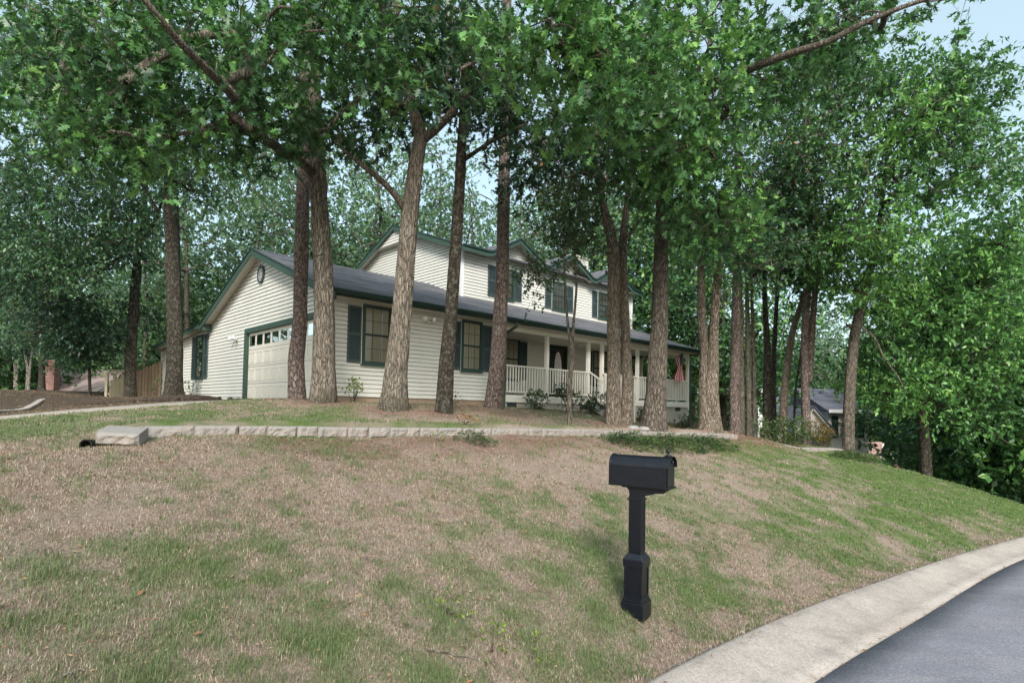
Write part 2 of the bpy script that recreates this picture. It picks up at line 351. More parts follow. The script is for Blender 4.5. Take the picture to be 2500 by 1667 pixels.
def m_flag():
    m, nt, out = mat('flag_cloth'); a = N(nt, 'Attribute', attribute_name='fu'); b = N(nt, 'Attribute', attribute_name='fv')
    mu = N(nt, 'Math', operation='MULTIPLY'); L(nt, b.outputs['Fac'], mu.inputs[0]); mu.inputs[1].default_value = 6.5
    fr = N(nt, 'Math', operation='FRACT'); L(nt, mu.outputs[0], fr.inputs[0])
    st = ramp(nt, fr.outputs[0], [(0, (.62, .02, .05)), (.5, (.88, .84, .82))], 'CONSTANT')
    ca = N(nt, 'Math', operation='LESS_THAN'); L(nt, a.outputs['Fac'], ca.inputs[0]); ca.inputs[1].default_value = .4
    cb = N(nt, 'Math', operation='GREATER_THAN'); L(nt, b.outputs['Fac'], cb.inputs[0]); cb.inputs[1].default_value = .46
    cc = N(nt, 'Math', operation='MULTIPLY'); L(nt, ca.outputs[0], cc.inputs[0]); L(nt, cb.outputs[0], cc.inputs[1])
    cv = N(nt, 'CombineXYZ'); L(nt, a.outputs['Fac'], cv.inputs[0]); L(nt, b.outputs['Fac'], cv.inputs[1])
    vo = N(nt, 'TexVoronoi'); vo.inputs['Scale'].default_value = 17; vo.inputs['Randomness'].default_value = .1; L(nt, cv.outputs[0], vo.inputs['Vector'])
    blue = mix(nt, ramp(nt, vo.outputs['Distance'], [(.22, 1.), (.3, 0.)]), (.015, .02, .09), (.75, .75, .78))
    c = mix(nt, cc.outputs[0], st, blue)
    p = princ(nt, None, c, .7, .2); t = N(nt, 'BsdfTranslucent'); L(nt, c, t.inputs[0]); mx = N(nt, 'MixShader'); mx.inputs[0].default_value = .25
    L(nt, p.outputs[0], mx.inputs[1]); L(nt, t.outputs[0], mx.inputs[2]); L(nt, mx.outputs[0], out.inputs['Surface']); return m
M['flag'] = m_flag()
M['pole'] = paint('flag_pole', (.4, .4, .42), .1, 3, .4, .4)
M['stone'] = m_concrete('stone', (.22, .22, .22), (.38, .37, .36), (.15, .14, .12), 4)
M['log'] = m_bark('log_bark', (.03, .022, .018), (.10, .075, .06), (.20, .16, .13), .6, 24)
M['pipe'] = paint('black_pipe', (.012, .012, .012), .1, 5, .5, .3)
#@@PART2
# ------------------------------------------------------------------ house frame
TH = R(46.129)
E1 = np.array([math.sin(TH), math.cos(TH), 0.]); E2 = np.array([-math.cos(TH), math.sin(TH), 0.])
O = np.array([-4.641, 14.4, .1215]); HROT = math.pi / 2 - TH
def HW(a, b, h): return O + E1 * a + E2 * b + np.array([0, 0, h])
W0 = np.array([-3.84, 6.0, 0.])
def onwall(px, py, q=0.0):
    d = NF + NR * ((px - 1250) / FP) - NU * ((py - 833.5 - SHY) / FP)
    return d * (((W0 + E2 * q) @ E2) / (d @ E2))
WT = [(352, 1040), (480, 1039), (640, 1039.5), (700, 1040), (852, 1043), (1000, 1044), (1100, 1045), (1250, 1045), (1400, 1047), (1550, 1052), (1700, 1055), (1790, 1059)]
WP = np.array([onwall(*q) for q in WT]); W_T = (WP - W0) @ E1; W_Z = WP[:, 2]
DT = [-1.2, -.3, 0, 1, 2, 4, 6, 9, 12, 13.3, 13.9, 14.6]; DD = [0, .12, .16, .17, .20, .16, .15, .15, .18, .24, .15, 0]

# road edge (back of the kerb), as points on the ground
def onz(px, py, z):
    d = NF + NR * ((px - 1250) / FP) - NU * ((py - 833.5 - SHY) / FP); return d * (z / d[2])
ER = [onz(1590, 1665, -1.75), onz(1781, 1567, -1.79), onz(1957, 1490, -1.84), onz(2153, 1421, -1.91), onz(2313, 1365, -1.99), onz(2500, 1312, -2.10)]
back = []; p = ER[0].copy(); hd = math.atan2(ER[1][0] - ER[0][0], ER[1][1] - ER[0][1])
for i in range(14):
    hd -= R(1.2); p = p - np.array([math.sin(hd), math.cos(hd), -.018 ]) * 1.6; back.append(p.copy())
fw = []; p = ER[-1].copy(); hd = math.atan2(ER[-1][0] - ER[-2][0], ER[-1][1] - ER[-2][1])
for i in range(40):
    hd += R(1.6 if i < 18 else 0); p = p + np.array([math.sin(hd), math.cos(hd), -.055]) * 2.2; fw.append(p.copy())
EP = np.array(back[::-1] + ER + fw)
# resample smoothly
def resample(P, ds):
    d = np.r_[0, np.cumsum(np.linalg.norm(np.diff(P[:, :2], axis=0), axis=1))]
    n = int(d[-1] / ds); s = np.linspace(0, d[-1], n)
    Q = np.stack([np.interp(s, d, P[:, k]) for k in range(3)], 1)
    for _ in range(6): Q[1:-1] = (Q[:-2] + 2 * Q[1:-1] + Q[2:]) / 4
    return Q
EP = resample(EP, .35)
def edge(x, y):                          # signed distance uphill of the kerb, and its height there
    P = np.stack([np.asarray(x, float), np.asarray(y, float)], -1); A = EP[:, :2]; a2 = (A ** 2).sum(1); n_ = len(EP); jn = np.empty(len(P), int)
    for i0 in range(0, len(P), 50000): jn[i0:i0 + 50000] = (a2[None] - 2 * (P[i0:i0 + 50000] @ A.T)).argmin(1)
    best = np.full(len(P), 1e18); sg = np.zeros(len(P)); z = np.zeros(len(P))
    for dj in (-1, 0):
        j = np.clip(jn + dj, 0, n_ - 2); D = EP[j + 1, :2] - EP[j, :2]; q = P - EP[j, :2]; t = np.clip((q * D).sum(1) / (D ** 2).sum(1), 0, 1); r = q - t[:, None] * D; d2 = (r ** 2).sum(1)
        cr = D[:, 0] * q[:, 1] - D[:, 1] * q[:, 0]; m_ = d2 < best; best = np.where(m_, d2, best); dd = np.sqrt(d2); sg = np.where(m_, np.where(cr > 0, dd, -dd), sg); z = np.where(m_, EP[j, 2] + (EP[j + 1, 2] - EP[j, 2]) * t, z)
    return sg, z
C = []
def cp(p, dz=0): C.append((p[0], p[1], p[2] + dz))
for w in WP: cp(w + E2 * .1, -.02); cp(w + E2 * .8, -.0)
for a, h in ((0, -.03), (3, -.05), (6, -.07), (8, -.10), (10, -.16), (14, -.42), (17.8, -.70), (20.5, -1.05)): cp(HW(a, -.1, h))
for b in (2, 5, 8, 12, 16.5, 20): cp(HW(-.2, b, 0 if b < 7 else .06)); 
for a in (5, 10): cp(HW(a, 9, -.1))
cp(HW(18, 9, -1.1)); cp(HW(25, 6, -2.2))
for a, h in ((-3, -.14), (-6, -.47), (-9, -.82), (-13, -1.25)):
    for b in (.7, 6.1): cp(HW(a, b, h))
TB = dict(B=(790, 984, 12.4), C=(961, 1000, 11.6), D=(1081, 1007, 12), E=(1203, 995, 15), A=(727, 973, 13.4), F=(1391, 1040, 12), G=(1497, 1035, 14), G2=(1528, 1033, 14.3), H=(1593, 1047, 13.3), I=(1730, 1048, 15.1),
          J=(1795, 1060, 17), K=(1812, 1066, 18.5), K2=(1829, 1067, 19), K3=(1843, 1066, 19.3), Lt=(1873, 1072, 20), M=(1889, 1072, 21.5), Nn=(1909, 1076, 19), On=(1936, 1078, 20.5), P=(1970, 1088, 18), Q=(2071, 1098, 17), Rr=(2262, 1190, 19),
          T=(425, 963, 20.5), U=(318, 974, 24), V=(102, 952, 25), Ww=(221, 968, 24))
for k, v in TB.items(): cp(at(*v))
for q in ((0, 957, 18), (50, 955, 20), (130, 962, 23), (0, 1008, 14.5), (60, 1003, 15.6), (250, 988, 19), (0, 1062, 6.2), (120, 1062, 6.0), (240, 1062, 5.9)): cp(at(*q))
crest = [(1990, 1108, 16.0), (2110, 1122, 16.6), (2200, 1168, 17.6), (2350, 1218, 16.8), (2500, 1260, 14.5)]
CR = [at(*q) for q in crest]
for q in CR: cp(q)
for q in ((8, 22, -1.5), (12, 27, -3), (18, 30, -4.6), (30, 36, -6), (19, 22, -4.2), (24, 20, -5), (14, 36, -4), (40, 60, -8), (20, 60, -7), (80, 40, -9), (-20, 33, -2.6), (-12, 34, -2), (-30, 30, -2.4), (-40, 15, -1), (-14, 6, -1.1), (-9, 4, -1.0),
          (0, 45, -1), (-30, 60, -3), (60, 120, -9), (-60, 120, -3), (-120, 40, -3), (150, 100, -10), (0, 200, -4), (-200, 200, -4), (200, 200, -9), (0, 400, -4), (-400, 0, -4), (400, 0, -8), (-300, 300, -4), (300, 300, -8)): cp(q)
ex, ey = [], []
for i in range(0, 34, 3):                # the bank between kerb and wall
    t = -4 + i * .75
    if t <= 13.6:
        Wp = W0 + E1 * t; Wp = np.array([Wp[0], Wp[1], np.interp(t, W_T, W_Z) - np.interp(t, DT, DD) * .8])
        if t < -.5: Wp[2] -= .12 * (-.5 - t)
    else:
        k = min(4, int((t - 13.6) / 1.6)); Wp = CR[k]
    # nearest kerb point in direction -E2
    dd = np.abs((EP[:, :2] - Wp[:2]) @ E1[:2]); j = dd.argmin() if t <= 13.6 else np.linalg.norm(EP[:, :2] - Wp[:2], axis=1).argmin()
    for f_ in (.03, .25, .5, .75):
        q = EP[j] * (1 - f_) + Wp * f_; q = q.copy(); q[2] += .07 * math.sin(math.pi * f_); C.append(tuple(q))
C = np.array(C)
# the near lawn must not sit right on the wall line in the smooth surface: raise points in front by the drop
def _front(x, y):
    P = np.stack([x - W0[0], y - W0[1]], -1); t = P @ E1[:2]; q = P @ E2[:2]
    return t, q
def dropf(x, y):
    t, q = _front(x, y); d = np.interp(t, DT, DD)
    return d * np.clip((.17 - q) / .13, 0, 1) * np.exp(-np.clip(-q - .10, 0, 9) / 1.3)
Cz = C[:, 2] + dropf(C[:, 0], C[:, 1])
def _k(r2): return np.where(r2 > 1e-9, .5 * r2 * np.log(np.maximum(r2, 1e-9)), 0)
n = len(C); K_ = _k(((C[:, None, :2] - C[None, :, :2]) ** 2).sum(2)) + np.eye(n) * .25
A_ = np.zeros((n + 3, n + 3)); A_[:n, :n] = K_; A_[:n, n] = 1; A_[:n, n + 1:] = C[:, :2]; A_[n, :n] = 1; A_[n + 1:, :n] = C[:, :2].T
SOL = np.linalg.solve(A_, np.r_[Cz, 0, 0, 0])
def ground(x, y):
    x = np.atleast_1d(np.asarray(x, float)); y = np.atleast_1d(np.asarray(y, float)); z = np.empty(len(x))
    for i in range(0, len(x), 20000):
        X, Y = x[i:i + 20000], y[i:i + 20000]
        z[i:i + 20000] = _k((X[:, None] - C[:, 0]) ** 2 + (Y[:, None] - C[:, 1]) ** 2) @ SOL[:n] + SOL[n] + SOL[n + 1] * X + SOL[n + 2] * Y
    z = z - dropf(x, y)
    near = (np.hypot(x, y) < 60)
    z = z + np.where(near, (fbm(x * 1.3, y * 1.3) - .5) * .07 + (fbm(x * 5, y * 5, 3) - .5) * .03, 0)
    pe, ze = edge(x, y)
    w = np.exp(-(np.clip(pe, 0, 9) / .45) ** 2)
    z = np.where(pe > 0, z * (1 - w) + (ze + .015) * w, ze - .02 - np.clip(-pe, 0, .4) * .7)
    return z
def gz(p): return float(ground([p[0]], [p[1]])[0])

def axis(segs):
    out = []
    for a, b, s in segs: out.append(np.arange(a, b, s))
    return np.unique(np.round(np.concatenate(out), 4))
gx = axis([(-420, -60, 25), (-60, -22, 2.5), (-22, -8, .5), (-8, 13, .13), (13, 24, .4), (24, 60, 2.5), (60, 420.1, 25)])
gy = axis([(-60, -6, 4), (-6, 2, .6), (2, 17, .13), (17, 30, .5), (30, 70, 2.5), (70, 420.1, 25)])
GX, GY = np.meshgrid(gx, gy); xf, yf = GX.ravel(), GY.ravel(); zf = ground(xf, yf)

def hb(x, y):                            # house coordinates
    P = np.stack([x - O[0], y - O[1]], -1); return P @ E1[:2], P @ E2[:2]
def bfar(a): return np.interp(a, [-14, -6, -3, -1, 0], [2.2, 2.3, 3.1, 5.2, 6.1])
def fields(x, y, wantbed=False):
    t, q = _front(x, y); pe, _ = edge(x, y); a, b = hb(x, y)
    nz = fbm(x * .9, y * .9, 1.7); n2 = fbm(x * 2.6, y * 2.6, 5.1)
    front = q < -.05
    g = np.where(front, np.interp(t, [-4, 0, 4, 7, 9.5, 13, 16], [.32, .24, .20, .32, .56, .70, .98]), np.interp(t, [-4, 0, 5, 7, 12, 20], [.42, .62, .50, .36, .34, .55]))
    g = g + np.where(front, np.interp(pe, [0, .4, 1.4, 2.6, 4.5, 5.3], [-.15, .16, .20, .05, -.08, -.15]), 0)
    n4 = fbm(x * 7.3, y * 7.3, 2.2, 3); g = g + (nz - .5) * 1.05 + (n2 - .5) * 1.2 + (n4 - .5) * .9
    mu = np.where(front & (t > .6), np.interp(-q, [0, .5, 1.1, 1.7], [1, .85, .3, 0]), 0) * np.interp(t, [.6, 1.4, 12, 13], [0, .8, .7, .9])
    mu = np.maximum(mu, np.where((t > 12.6) & (q < 1.8) & (q > -1.6), np.interp(t, [12.6, 13.2, 17, 19], [0, 1, .9, 0]) * np.interp(q, [-1.6, -.7], [0, 1]), 0))
    mu = mu * np.clip(.5 + (n2 - .35) * 3, 0, 1)
    for k in ('A', 'B', 'C', 'D', 'E', 'G', 'H', 'I', 'J', 'P'):
        c_ = at(*TB[k]); d = np.hypot(x - c_[0], y - c_[1]); w = np.exp(-(d / .75) ** 2); mu = np.maximum(mu, w * .8); g = g - w * .5
    w = np.exp(-((t - 7.5) / 1.6) ** 2 - ((q - 3.6) / 1.4) ** 2); mu = np.maximum(mu, w * .7)
    bed = (b > bfar(a) + .15) & (a < .0) & (b < 40); mu = np.where(bed, .9, mu); g = np.where(bed, -.6, g)
    wood = (y > 30) | (x < -20) | (b > 18) | ((t > 15) & (q > 1.5)); mu = np.where(wood & ~bed, .55, mu)
    pe = np.asarray(pe)
    if wantbed: return np.clip(g, 0, 1), np.clip(mu, 0, 1), np.where(bed, 1., 0.)
    return np.clip(g, 0, 1), np.clip(mu, 0, 1)
gg, mm_, bb_ = fields(xf, yf, True)
ny, nx = GX.shape; idx = np.arange(ny * nx).reshape(ny, nx)
quads = np.stack([idx[:-1, :-1], idx[:-1, 1:], idx[1:, 1:], idx[1:, :-1]], -1).reshape(-1, 4)
tag(npmesh('ground', np.stack([xf, yf, zf], 1), quads, np.full(len(quads), 4), M['ground'], smooth=True, attr={'green': gg, 'mulch': mm_, 'bed': bb_}), kind='structure')

# kerb, road
JP = [(1975, 1665), (2060, 1615), (2165, 1557), (2232, 1518), (2321, 1458), (2420, 1401), (2490, 1365)]; ji, jw = [], []
for q in JP:
    p = onz(q[0], q[1], -1.95)
    for _ in range(6): pe_q, ze_q = edge([p[0]], [p[1]]); p = onz(q[0], q[1], float(ze_q[0]) - .035)
    ji.append(int(np.linalg.norm(EP[:, :2] - p[:2], axis=1).argmin())); jw.append(-float(edge([p[0]], [p[1]])[0][0]))
jw = np.clip(jw, .22, .8); KW = np.interp(np.arange(len(EP)), ji, jw)
for _ in range(10): KW[1:-1] = (KW[:-2] + 2 * KW[1:-1] + KW[2:]) / 4
print('kerb widths', ji, jw)
def strip(name, prof, m, jit=0, kind='structure'):
    T = np.gradient(EP[:, :2], axis=0); T /= np.linalg.norm(T, axis=1)[:, None]; Nn_ = np.stack([T[:, 1], -T[:, 0]], 1)
    V = []; k = len(prof)
    for i, e in enumerate(EP):
        for j, (d, dz) in enumerate(prof):
            jj = (fbm(i * .9, j * 3.1) - .5) * (jit if isinstance(jit, float) and j == 0 else 0)
            d = d * KW[i] / .5 if 0 < d <= .501 else (d - .5 + KW[i] if d > .5 else d)
            V.append((e[0] + Nn_[i, 0] * (d + jj), e[1] + Nn_[i, 1] * (d + jj), e[2] + dz))
    fs = [(i * k + j, i * k + j + 1, (i + 1) * k + j + 1, (i + 1) * k + j) for i in range(len(EP) - 1) for j in range(k - 1)]
    o = npmesh(name, V, fs, [4] * len(fs), m, smooth=True); return tag(o, kind=kind)
strip('curb', [(-.03, -.1), (-.02, .02), (.03, .038), (.10, .03), (.2, -.005), (.30, -.035), (.38, -.045), (.495, -.045), (.50, -.13)], M['curb'])
strip('road', [(.502, -.13), (.512, -.037), (.8, -.03), (2, -.005), (4, .03), (8, .04), (9.5, .0), (14, -.1)], M['asphalt'], .05)
# driveway lies on the ground in front of the garage door
da = np.linspace(-14, -.12, 60); db = np.linspace(.62, 6.1, 14); DA, DB = np.meshgrid(da, np.linspace(0, 1, 14)); DB = .62 + (bfar(DA) - .62) * DB
wx = O[0] + E1[0] * DA + E2[0] * DB; wy = O[1] + E1[1] * DA + E2[1] * DB
wz = ground(wx.ravel(), wy.ravel()).reshape(wx.shape); 
for _ in range(3): wz[:, 1:-1] = (wz[:, :-2] + wz[:, 1:-1] + wz[:, 2:]) / 3
idx = np.arange(wx.size).reshape(wx.shape); qd = np.stack([idx[:-1, :-1], idx[:-1, 1:], idx[1:, 1:], idx[1:, :-1]], -1).reshape(-1, 4)
drv = tag(npmesh('driveway', np.stack([wx.ravel(), wy.ravel(), wz.ravel() + .02], 1), qd, np.full(len(qd), 4), M['drive'], smooth=True), kind='structure')
md = drv.modifiers.new('thick', 'SOLIDIFY'); md.thickness = .12; md.offset = -1

# ------------------------------------------------------------------ retaining wall
def rough_block(L_, Hh, Dp, seed):       # split-face block, front at -y, rough front, bevelled top
    nx_, nz_ = max(4, int(L_ / .035)), 5; V = []; Fc = []
    for j in range(nz_ + 1):
        for i in range(nx_ + 1):
            x = -L_ / 2 + L_ * i / nx_; z = Hh * j / nz_; e = min(i, nx_ - i, j, nz_ - j)
            y = -Dp / 2 - (fbm(x * 14 + seed, z * 14 + seed * 3, seed) - .3) * .075 * (1 if e > 0 else .1) + (.012 if e == 0 else 0)
            V.append((x, y, z))
    for j in range(nz_):
        for i in range(nx_): a = j * (nx_ + 1) + i; Fc.append((a, a + 1, a + nx_ + 2, a + nx_ + 1))
    b = len(V); tr = [(nz_) * (nx_ + 1) + i for i in range(nx_ + 1)]; bt = list(range(nx_ + 1))
    V += [(-L_ / 2 + .01, Dp / 2, Hh), (L_ / 2 - .01, Dp / 2, Hh), (-L_ / 2 + .01, Dp / 2, 0), (L_ / 2 - .01, Dp / 2, 0)]
    Fc.append(tuple(tr + [b + 1, b])); Fc.append(tuple(bt[::-1] + [b + 2, b + 3]))
    Fc.append(tuple([j * (nx_ + 1) for j in range(nz_, -1, -1)] + [b + 2, b])[::-1]); Fc.append(tuple([j * (nx_ + 1) + nx_ for j in range(nz_ + 1)] + [b + 1, b + 3])[::-1])
    Fc.append((b, b + 1, b + 3, b + 2)); k = MB(); k.v = V; k.f = Fc; return k
wall = empty('retaining_wall', tuple(W0 + np.array([0, 0, -.6])), 0, 'long low retaining wall of split-face concrete blocks curving along the top of the bank', 'retaining wall')
iw = np.array(wall.location)
def put_block(p, rz, L_, Hh, Dp, seed, tilt=(0, 0)):
    o = rough_block(L_, Hh, Dp, seed).build('block', M['block'], wall); o.location = Vector(p - iw); o.rotation_euler = (tilt[0], tilt[1], rz)
    o.location.z -= 0
BH = .145
t = .0; k = 0; wl = []
while t < 13.55:
    l = [.50, .46, .33, .36, .27, .42, .30, .34][k % 8] if t < 3 else [.34, .46, .24, .36, .50, .29, .41, .32, .44][k % 9]
    l = min(l, 13.7 - t); tm = t + l / 2; z = float(np.interp(tm, W_T, W_Z)); zb = float(np.interp(t + l, W_T, W_Z)); za = float(np.interp(t, W_T, W_Z))
    pp = W0 + E1 * tm + E2 * .12; pp = np.array([pp[0], pp[1], z - BH + (RNG.random() - .5) * .006])
    put_block(pp, HROT + (RNG.random() - .5) * .07, l - .008, BH, .25, 3.3 * k + 1, (0, -math.atan2(zb - za, l)))
    if np.interp(tm, DT, DD) > .125 and (1.2 < t < 4.6 or t > 8):
        pp2 = W0 + E1 * (tm + .15) + E2 * .13; put_block(np.array([pp2[0], pp2[1], z - 2 * BH - .004]), HROT, l - .012, BH, .25, 5.7 * k + 2, (0, -math.atan2(zb - za, l)))
    t += l; k += 1
# end block, turned and tilted
pe_ = at(300, 1078, 5.80); put_block(pe_, R(12), .385, .125, .25, 91, (R(14), R(3)))
for j, (t0, dz, dq) in enumerate(((13.62, -.02, .0), (13.75, -.135, -.02))): pp = W0 + E1 * t0 + E2 * (.13 + dq); put_block(np.array([pp[0], pp[1], np.interp(13.7, W_T, W_Z) - BH + dz]), HROT, .36, BH, .27, 70 + j)
# low edging stones further along
edg = empty('stone_edging', tuple(at(1900, 1080, 16.2)), 0, 'low pale concrete edging beyond the end of the retaining wall, under the shrubs', 'edging')
ie = np.array(edg.location)
pts = [at(1812, 1072, 15.9), at(1858, 1073, 16.3), at(1905, 1082, 16.3), at(1950, 1092, 16.2), at(1990, 1092, 16.5), at(2030, 1093, 16.9), at(2062, 1097, 17.1), at(2085, 1104, 16.9), at(2120, 1108, 17.1)]
for i in range(len(pts) - 1):
    a_, b_ = pts[i], pts[i + 1]; nseg = max(1, int(round(np.linalg.norm(b_ - a_) / .5)))
    for s_ in range(nseg):
        p0 = a_ + (b_ - a_) * s_ / nseg; p1 = a_ + (b_ - a_) * (s_ + 1) / nseg; mid = (p0 + p1) / 2; d = p1 - p0; l = np.linalg.norm(d[:2])
        o = rough_block(l - .01, .14, .22, i * 7 + s_).build('edging_stone', M['block'], edg); o.location = Vector(mid - ie + np.array([0, 0, -.14])); o.rotation_euler = (0, -math.atan2(d[2], l), math.atan2(d[1], d[0]))

# ------------------------------------------------------------------ mailbox
mb = at(1553, 1494, 4.7); mb[2] = gz(mb) if abs(gz(mb) - mb[2]) < .12 else mb[2]
mbx = empty('mailbox', tuple(mb), math.atan2(-.56, .83), 'black metal mailbox with rounded top on a square panelled post near the kerb', 'mailbox')
G = M['black_paint']
k = MB(); k.box(-.092, .092, -.092, .092, -.12, .10); k.box(-.085, .085, -.085, .085, .10, .118); k.box(-.080, .080, -.080, .080, .118, .132); k.build('post_base', G, mbx, bevel=.004)
k = MB(); k.box(-.070, .070, -.070, .070, .132, .44)
for s in (-1, 1):
    for ax in (0, 1):                    # raised border of the panels
        def fr(u0, u1, z0, z1):
            n_, o_ = .0702, .0765
            if ax == 0: k.box(u0, u1, min(s * n_, s * o_), max(s * n_, s * o_), z0, z1)
            else: k.box(min(s * n_, s * o_), max(s * n_, s * o_), u0, u1, z0, z1)
        fr(-.076, -.058, .134, .438); fr(.058, .076, .134, .438); fr(-.058, .058, .42, .438); fr(-.058, .058, .134, .152)
k.build('pedestal', G, mbx, bevel=.002)
k = MB(); k.box(-.084, .084, -.084, .084, .44, .50)
z0, z1, a_, b_ = .50, .545, .084, .056
k.hexa([(-a_, -a_, z0), (a_, -a_, z0), (a_, a_, z0), (-a_, a_, z0), (-b_, -b_, z1), (b_, -b_, z1), (b_, b_, z1), (-b_, b_, z1)]); k.build('collar', G, mbx, bevel=.003)
k = MB(); k.box(-.050, .050, -.050, .050, .545, 1.02)
for s in (-1, 1):
    for u in (-.04, -.014, .014, .04): k.box(u - .006, u + .006, min(s * .05, s * .0535), max(s * .05, s * .0535), .56, .98); k.box(min(s * .05, s * .0535), max(s * .05, s * .0535), u - .006, u + .006, .56, .98)
for s in (-1, 1):
    for u in (-.035, -.012, .012, .035): k.tube([(u, -.0535, .568), (u, -.058, .568)], .0035, 8)
k.build('post', G, mbx, bevel=.0015)
k = MB(); k.box(-.062, .062, -.056, .056, .985, 1.00); 
prof = [(-.075, 1.088), (-.055, 1.06), (-.05, 1.02), (.05, 1.02), (.075, 1.03), (.12, 1.04), (.17, 1.055), (.23, 1.062), (.26, 1.088)]
k.prism([(x, -.045, z) for x, z in prof], (0, .09, 0)); k.box(-.11, .27, -.065, .065, 1.088, 1.098); k.build('bracket', G, mbx, bevel=.002)
def arch(hw, z0, zs, n=14): return [(-hw, z0), (hw, z0)] + [(hw * math.cos(math.pi * i / n), zs + hw * math.sin(math.pi * i / n)) for i in range(n + 1)]
def archp(x0, x1, hw, z0, zs, kk): kk.prism([(x0, y, z) for y, z in arch(hw, z0, zs)], (x1 - x0, 0, 0))
ZB = 1.099; HWB = .083
k = MB(); archp(-.205, .262, HWB, ZB, ZB + .165, k); k.build('box_body', G, mbx, smooth=False, bevel=.003)
k = MB()
for x0, x1, e in ((-.213, -.197, .006), (.245, .268, .006)):
    archp(x0, x1, HWB + e, ZB - .001, ZB + .165, k)
k.box(-.2, .262, -HWB - .003, -HWB, ZB + .158, ZB + .165); k.box(-.2, .262, HWB, HWB + .003, ZB + .158, ZB + .165)
k.build('box_trim', G, mbx, bevel=.0015)
k = MB(); archp(.268, .280, .074, ZB + .012, ZB + .160, k); k.box(.268, .292, -.086, .086, ZB - .002, ZB + .014); dr = k.build('door', G, mbx, bevel=.002)
k = MB(); k.tube([(.281, 0, ZB + .21), (.297, 0, ZB + .21)], [.008, .012], 10); k.build('knob', G, dr, smooth=True)
k = MB(); n_ = 14                       # hood over the door
ring = [(.092 * math.cos(math.pi * i / n_), ZB + .165 + .092 * math.sin(math.pi * i / n_)) for i in range(n_ + 1)]; ring2 = [(.086 * math.cos(math.pi * i / n_), ZB + .165 + .086 * math.sin(math.pi * i / n_)) for i in range(n_ + 1)]
for i in range(n_):
    k.hexa([(.225, ring2[i][0], ring2[i][1]), (.297, ring2[i][0], ring2[i][1]), (.297, ring2[i + 1][0], ring2[i + 1][1]), (.225, ring2[i + 1][0], ring2[i + 1][1]),
            (.225, ring[i][0], ring[i][1]), (.297, ring[i][0], ring[i][1]), (.297, ring[i + 1][0], ring[i + 1][1]), (.225, ring[i + 1][0], ring[i + 1][1])])
k.build('hood', G, mbx)
k = MB(); k.box(.235, .275, -.016, .016, ZB + .255, ZB + .262); zc = ZB + .262
pr = [(0, .016), (.006, .011), (.012, .006), (.018, .010), (.024, .015), (.032, .017), (.040, .013), (.046, .004)]
k.tube([(.255, 0, zc + z) for z, r_ in pr], [r_ for z, r_ in pr], 14); k.build('finial', G, mbx, smooth=True)

for o in mbx.children_recursive:          # the pedestal and the post are a little shorter than laid out above
    if o.type == 'MESH':
        for v in o.data.vertices:
            z = v.co.z; v.co.z = float(np.interp(z, [-1, .132, .44, .545, 1.02, 3], [-1, .132, .375, .48, .935, 2.915]))
# ------------------------------------------------------------------ house
H = empty('house', tuple(O), HROT, 'two-storey cream sided house with dark grey roof, green trim, garage and front porch', 'house')
GR = .017
def lap_wall(name, p0, u, nrm, h0, h1, span, holes=(), ex=.114, lip=.020, m=None, parent=None):
    """lap siding; span(h)->(u0,u1); holes: (u0,u1,h0,h1)"""
    m = m or M['siding']; k = MB(); p0 = Vector(p0); u = Vector(u); nrm = Vector(nrm); z = Vector((0, 0, 1))
    h = h0
    while h < h1 - 1e-4:
        cuts = [h, min(h + ex, h1)]
        for ho in holes:
            for c_ in (ho[2], ho[3]):
                if h + .004 < c_ < cuts[-1] - .004: cuts.append(c_)
        cuts = sorted(cuts)
        for a_, b_ in zip(cuts[:-1], cuts[1:]):
            sa, sb = span(a_ + 1e-4), span(b_ - 1e-4)
            ivs = [(sa[0], sa[1], sb[0], sb[1])]
            for ho in holes:
                if ho[2] <= a_ + .003 and ho[3] >= b_ - .003:
                    nv = []
                    for (l0, r0, l1, r1) in ivs:
                        if ho[1] <= min(l0, l1) or ho[0] >= max(r0, r1): nv.append((l0, r0, l1, r1)); continue
                        if ho[0] > max(l0, l1): nv.append((l0, ho[0], l1, ho[0]))
                        if ho[1] < min(r0, r1): nv.append((ho[1], r0, ho[1], r1))
                    ivs = nv
            off0 = lip * (1 - (a_ - h) / ex); off1 = lip * (1 - (b_ - h) / ex)
            mid_ = a_ + (b_ - a_) * .45; 
            for (l0, r0, l1, r1) in ivs:
                if r0 - l0 < .01 and r1 - l1 < .01: continue
                top = b_ >= h + ex - 1e-3
                if not top: k.face(p0 + u * l0 + nrm * off0 + z * a_, p0 + u * r0 + nrm * off0 + z * a_, p0 + u * r1 + nrm * off1 + z * b_, p0 + u * l1 + nrm * off1 + z * b_)
                else:
                    zb = b_ - GR; f_ = (zb - a_) / (b_ - a_); lm, rm = l0 + (l1 - l0) * f_, r0 + (r1 - r0) * f_
                    k.face(p0 + u * l0 + nrm * off0 + z * a_, p0 + u * r0 + nrm * off0 + z * a_, p0 + u * rm + nrm * off1 + z * zb, p0 + u * lm + nrm * off1 + z * zb)
                    k.face(p0 + u * lm + nrm * off1 + z * zb, p0 + u * rm + nrm * off1 + z * zb, p0 + u * rm - nrm * .035 + z * (zb - .012), p0 + u * lm - nrm * .035 + z * (zb - .012))
                    k.face(p0 + u * lm - nrm * .034 + z * (zb - .012), p0 + u * rm - nrm * .034 + z * (zb - .012), p0 + u * r1 - nrm * .034 + z * (b_ + .012), p0 + u * l1 - nrm * .034 + z * (b_ + .012))
                if a_ == h: k.face(p0 + u * l0 - nrm * .035 + z * (a_ + .004), p0 + u * r0 - nrm * .035 + z * (a_ + .004), p0 + u * r0 + nrm * off0 + z * a_, p0 + u * l0 + nrm * off0 + z * a_)
        h += ex
    return k.build(name, m, parent or H)
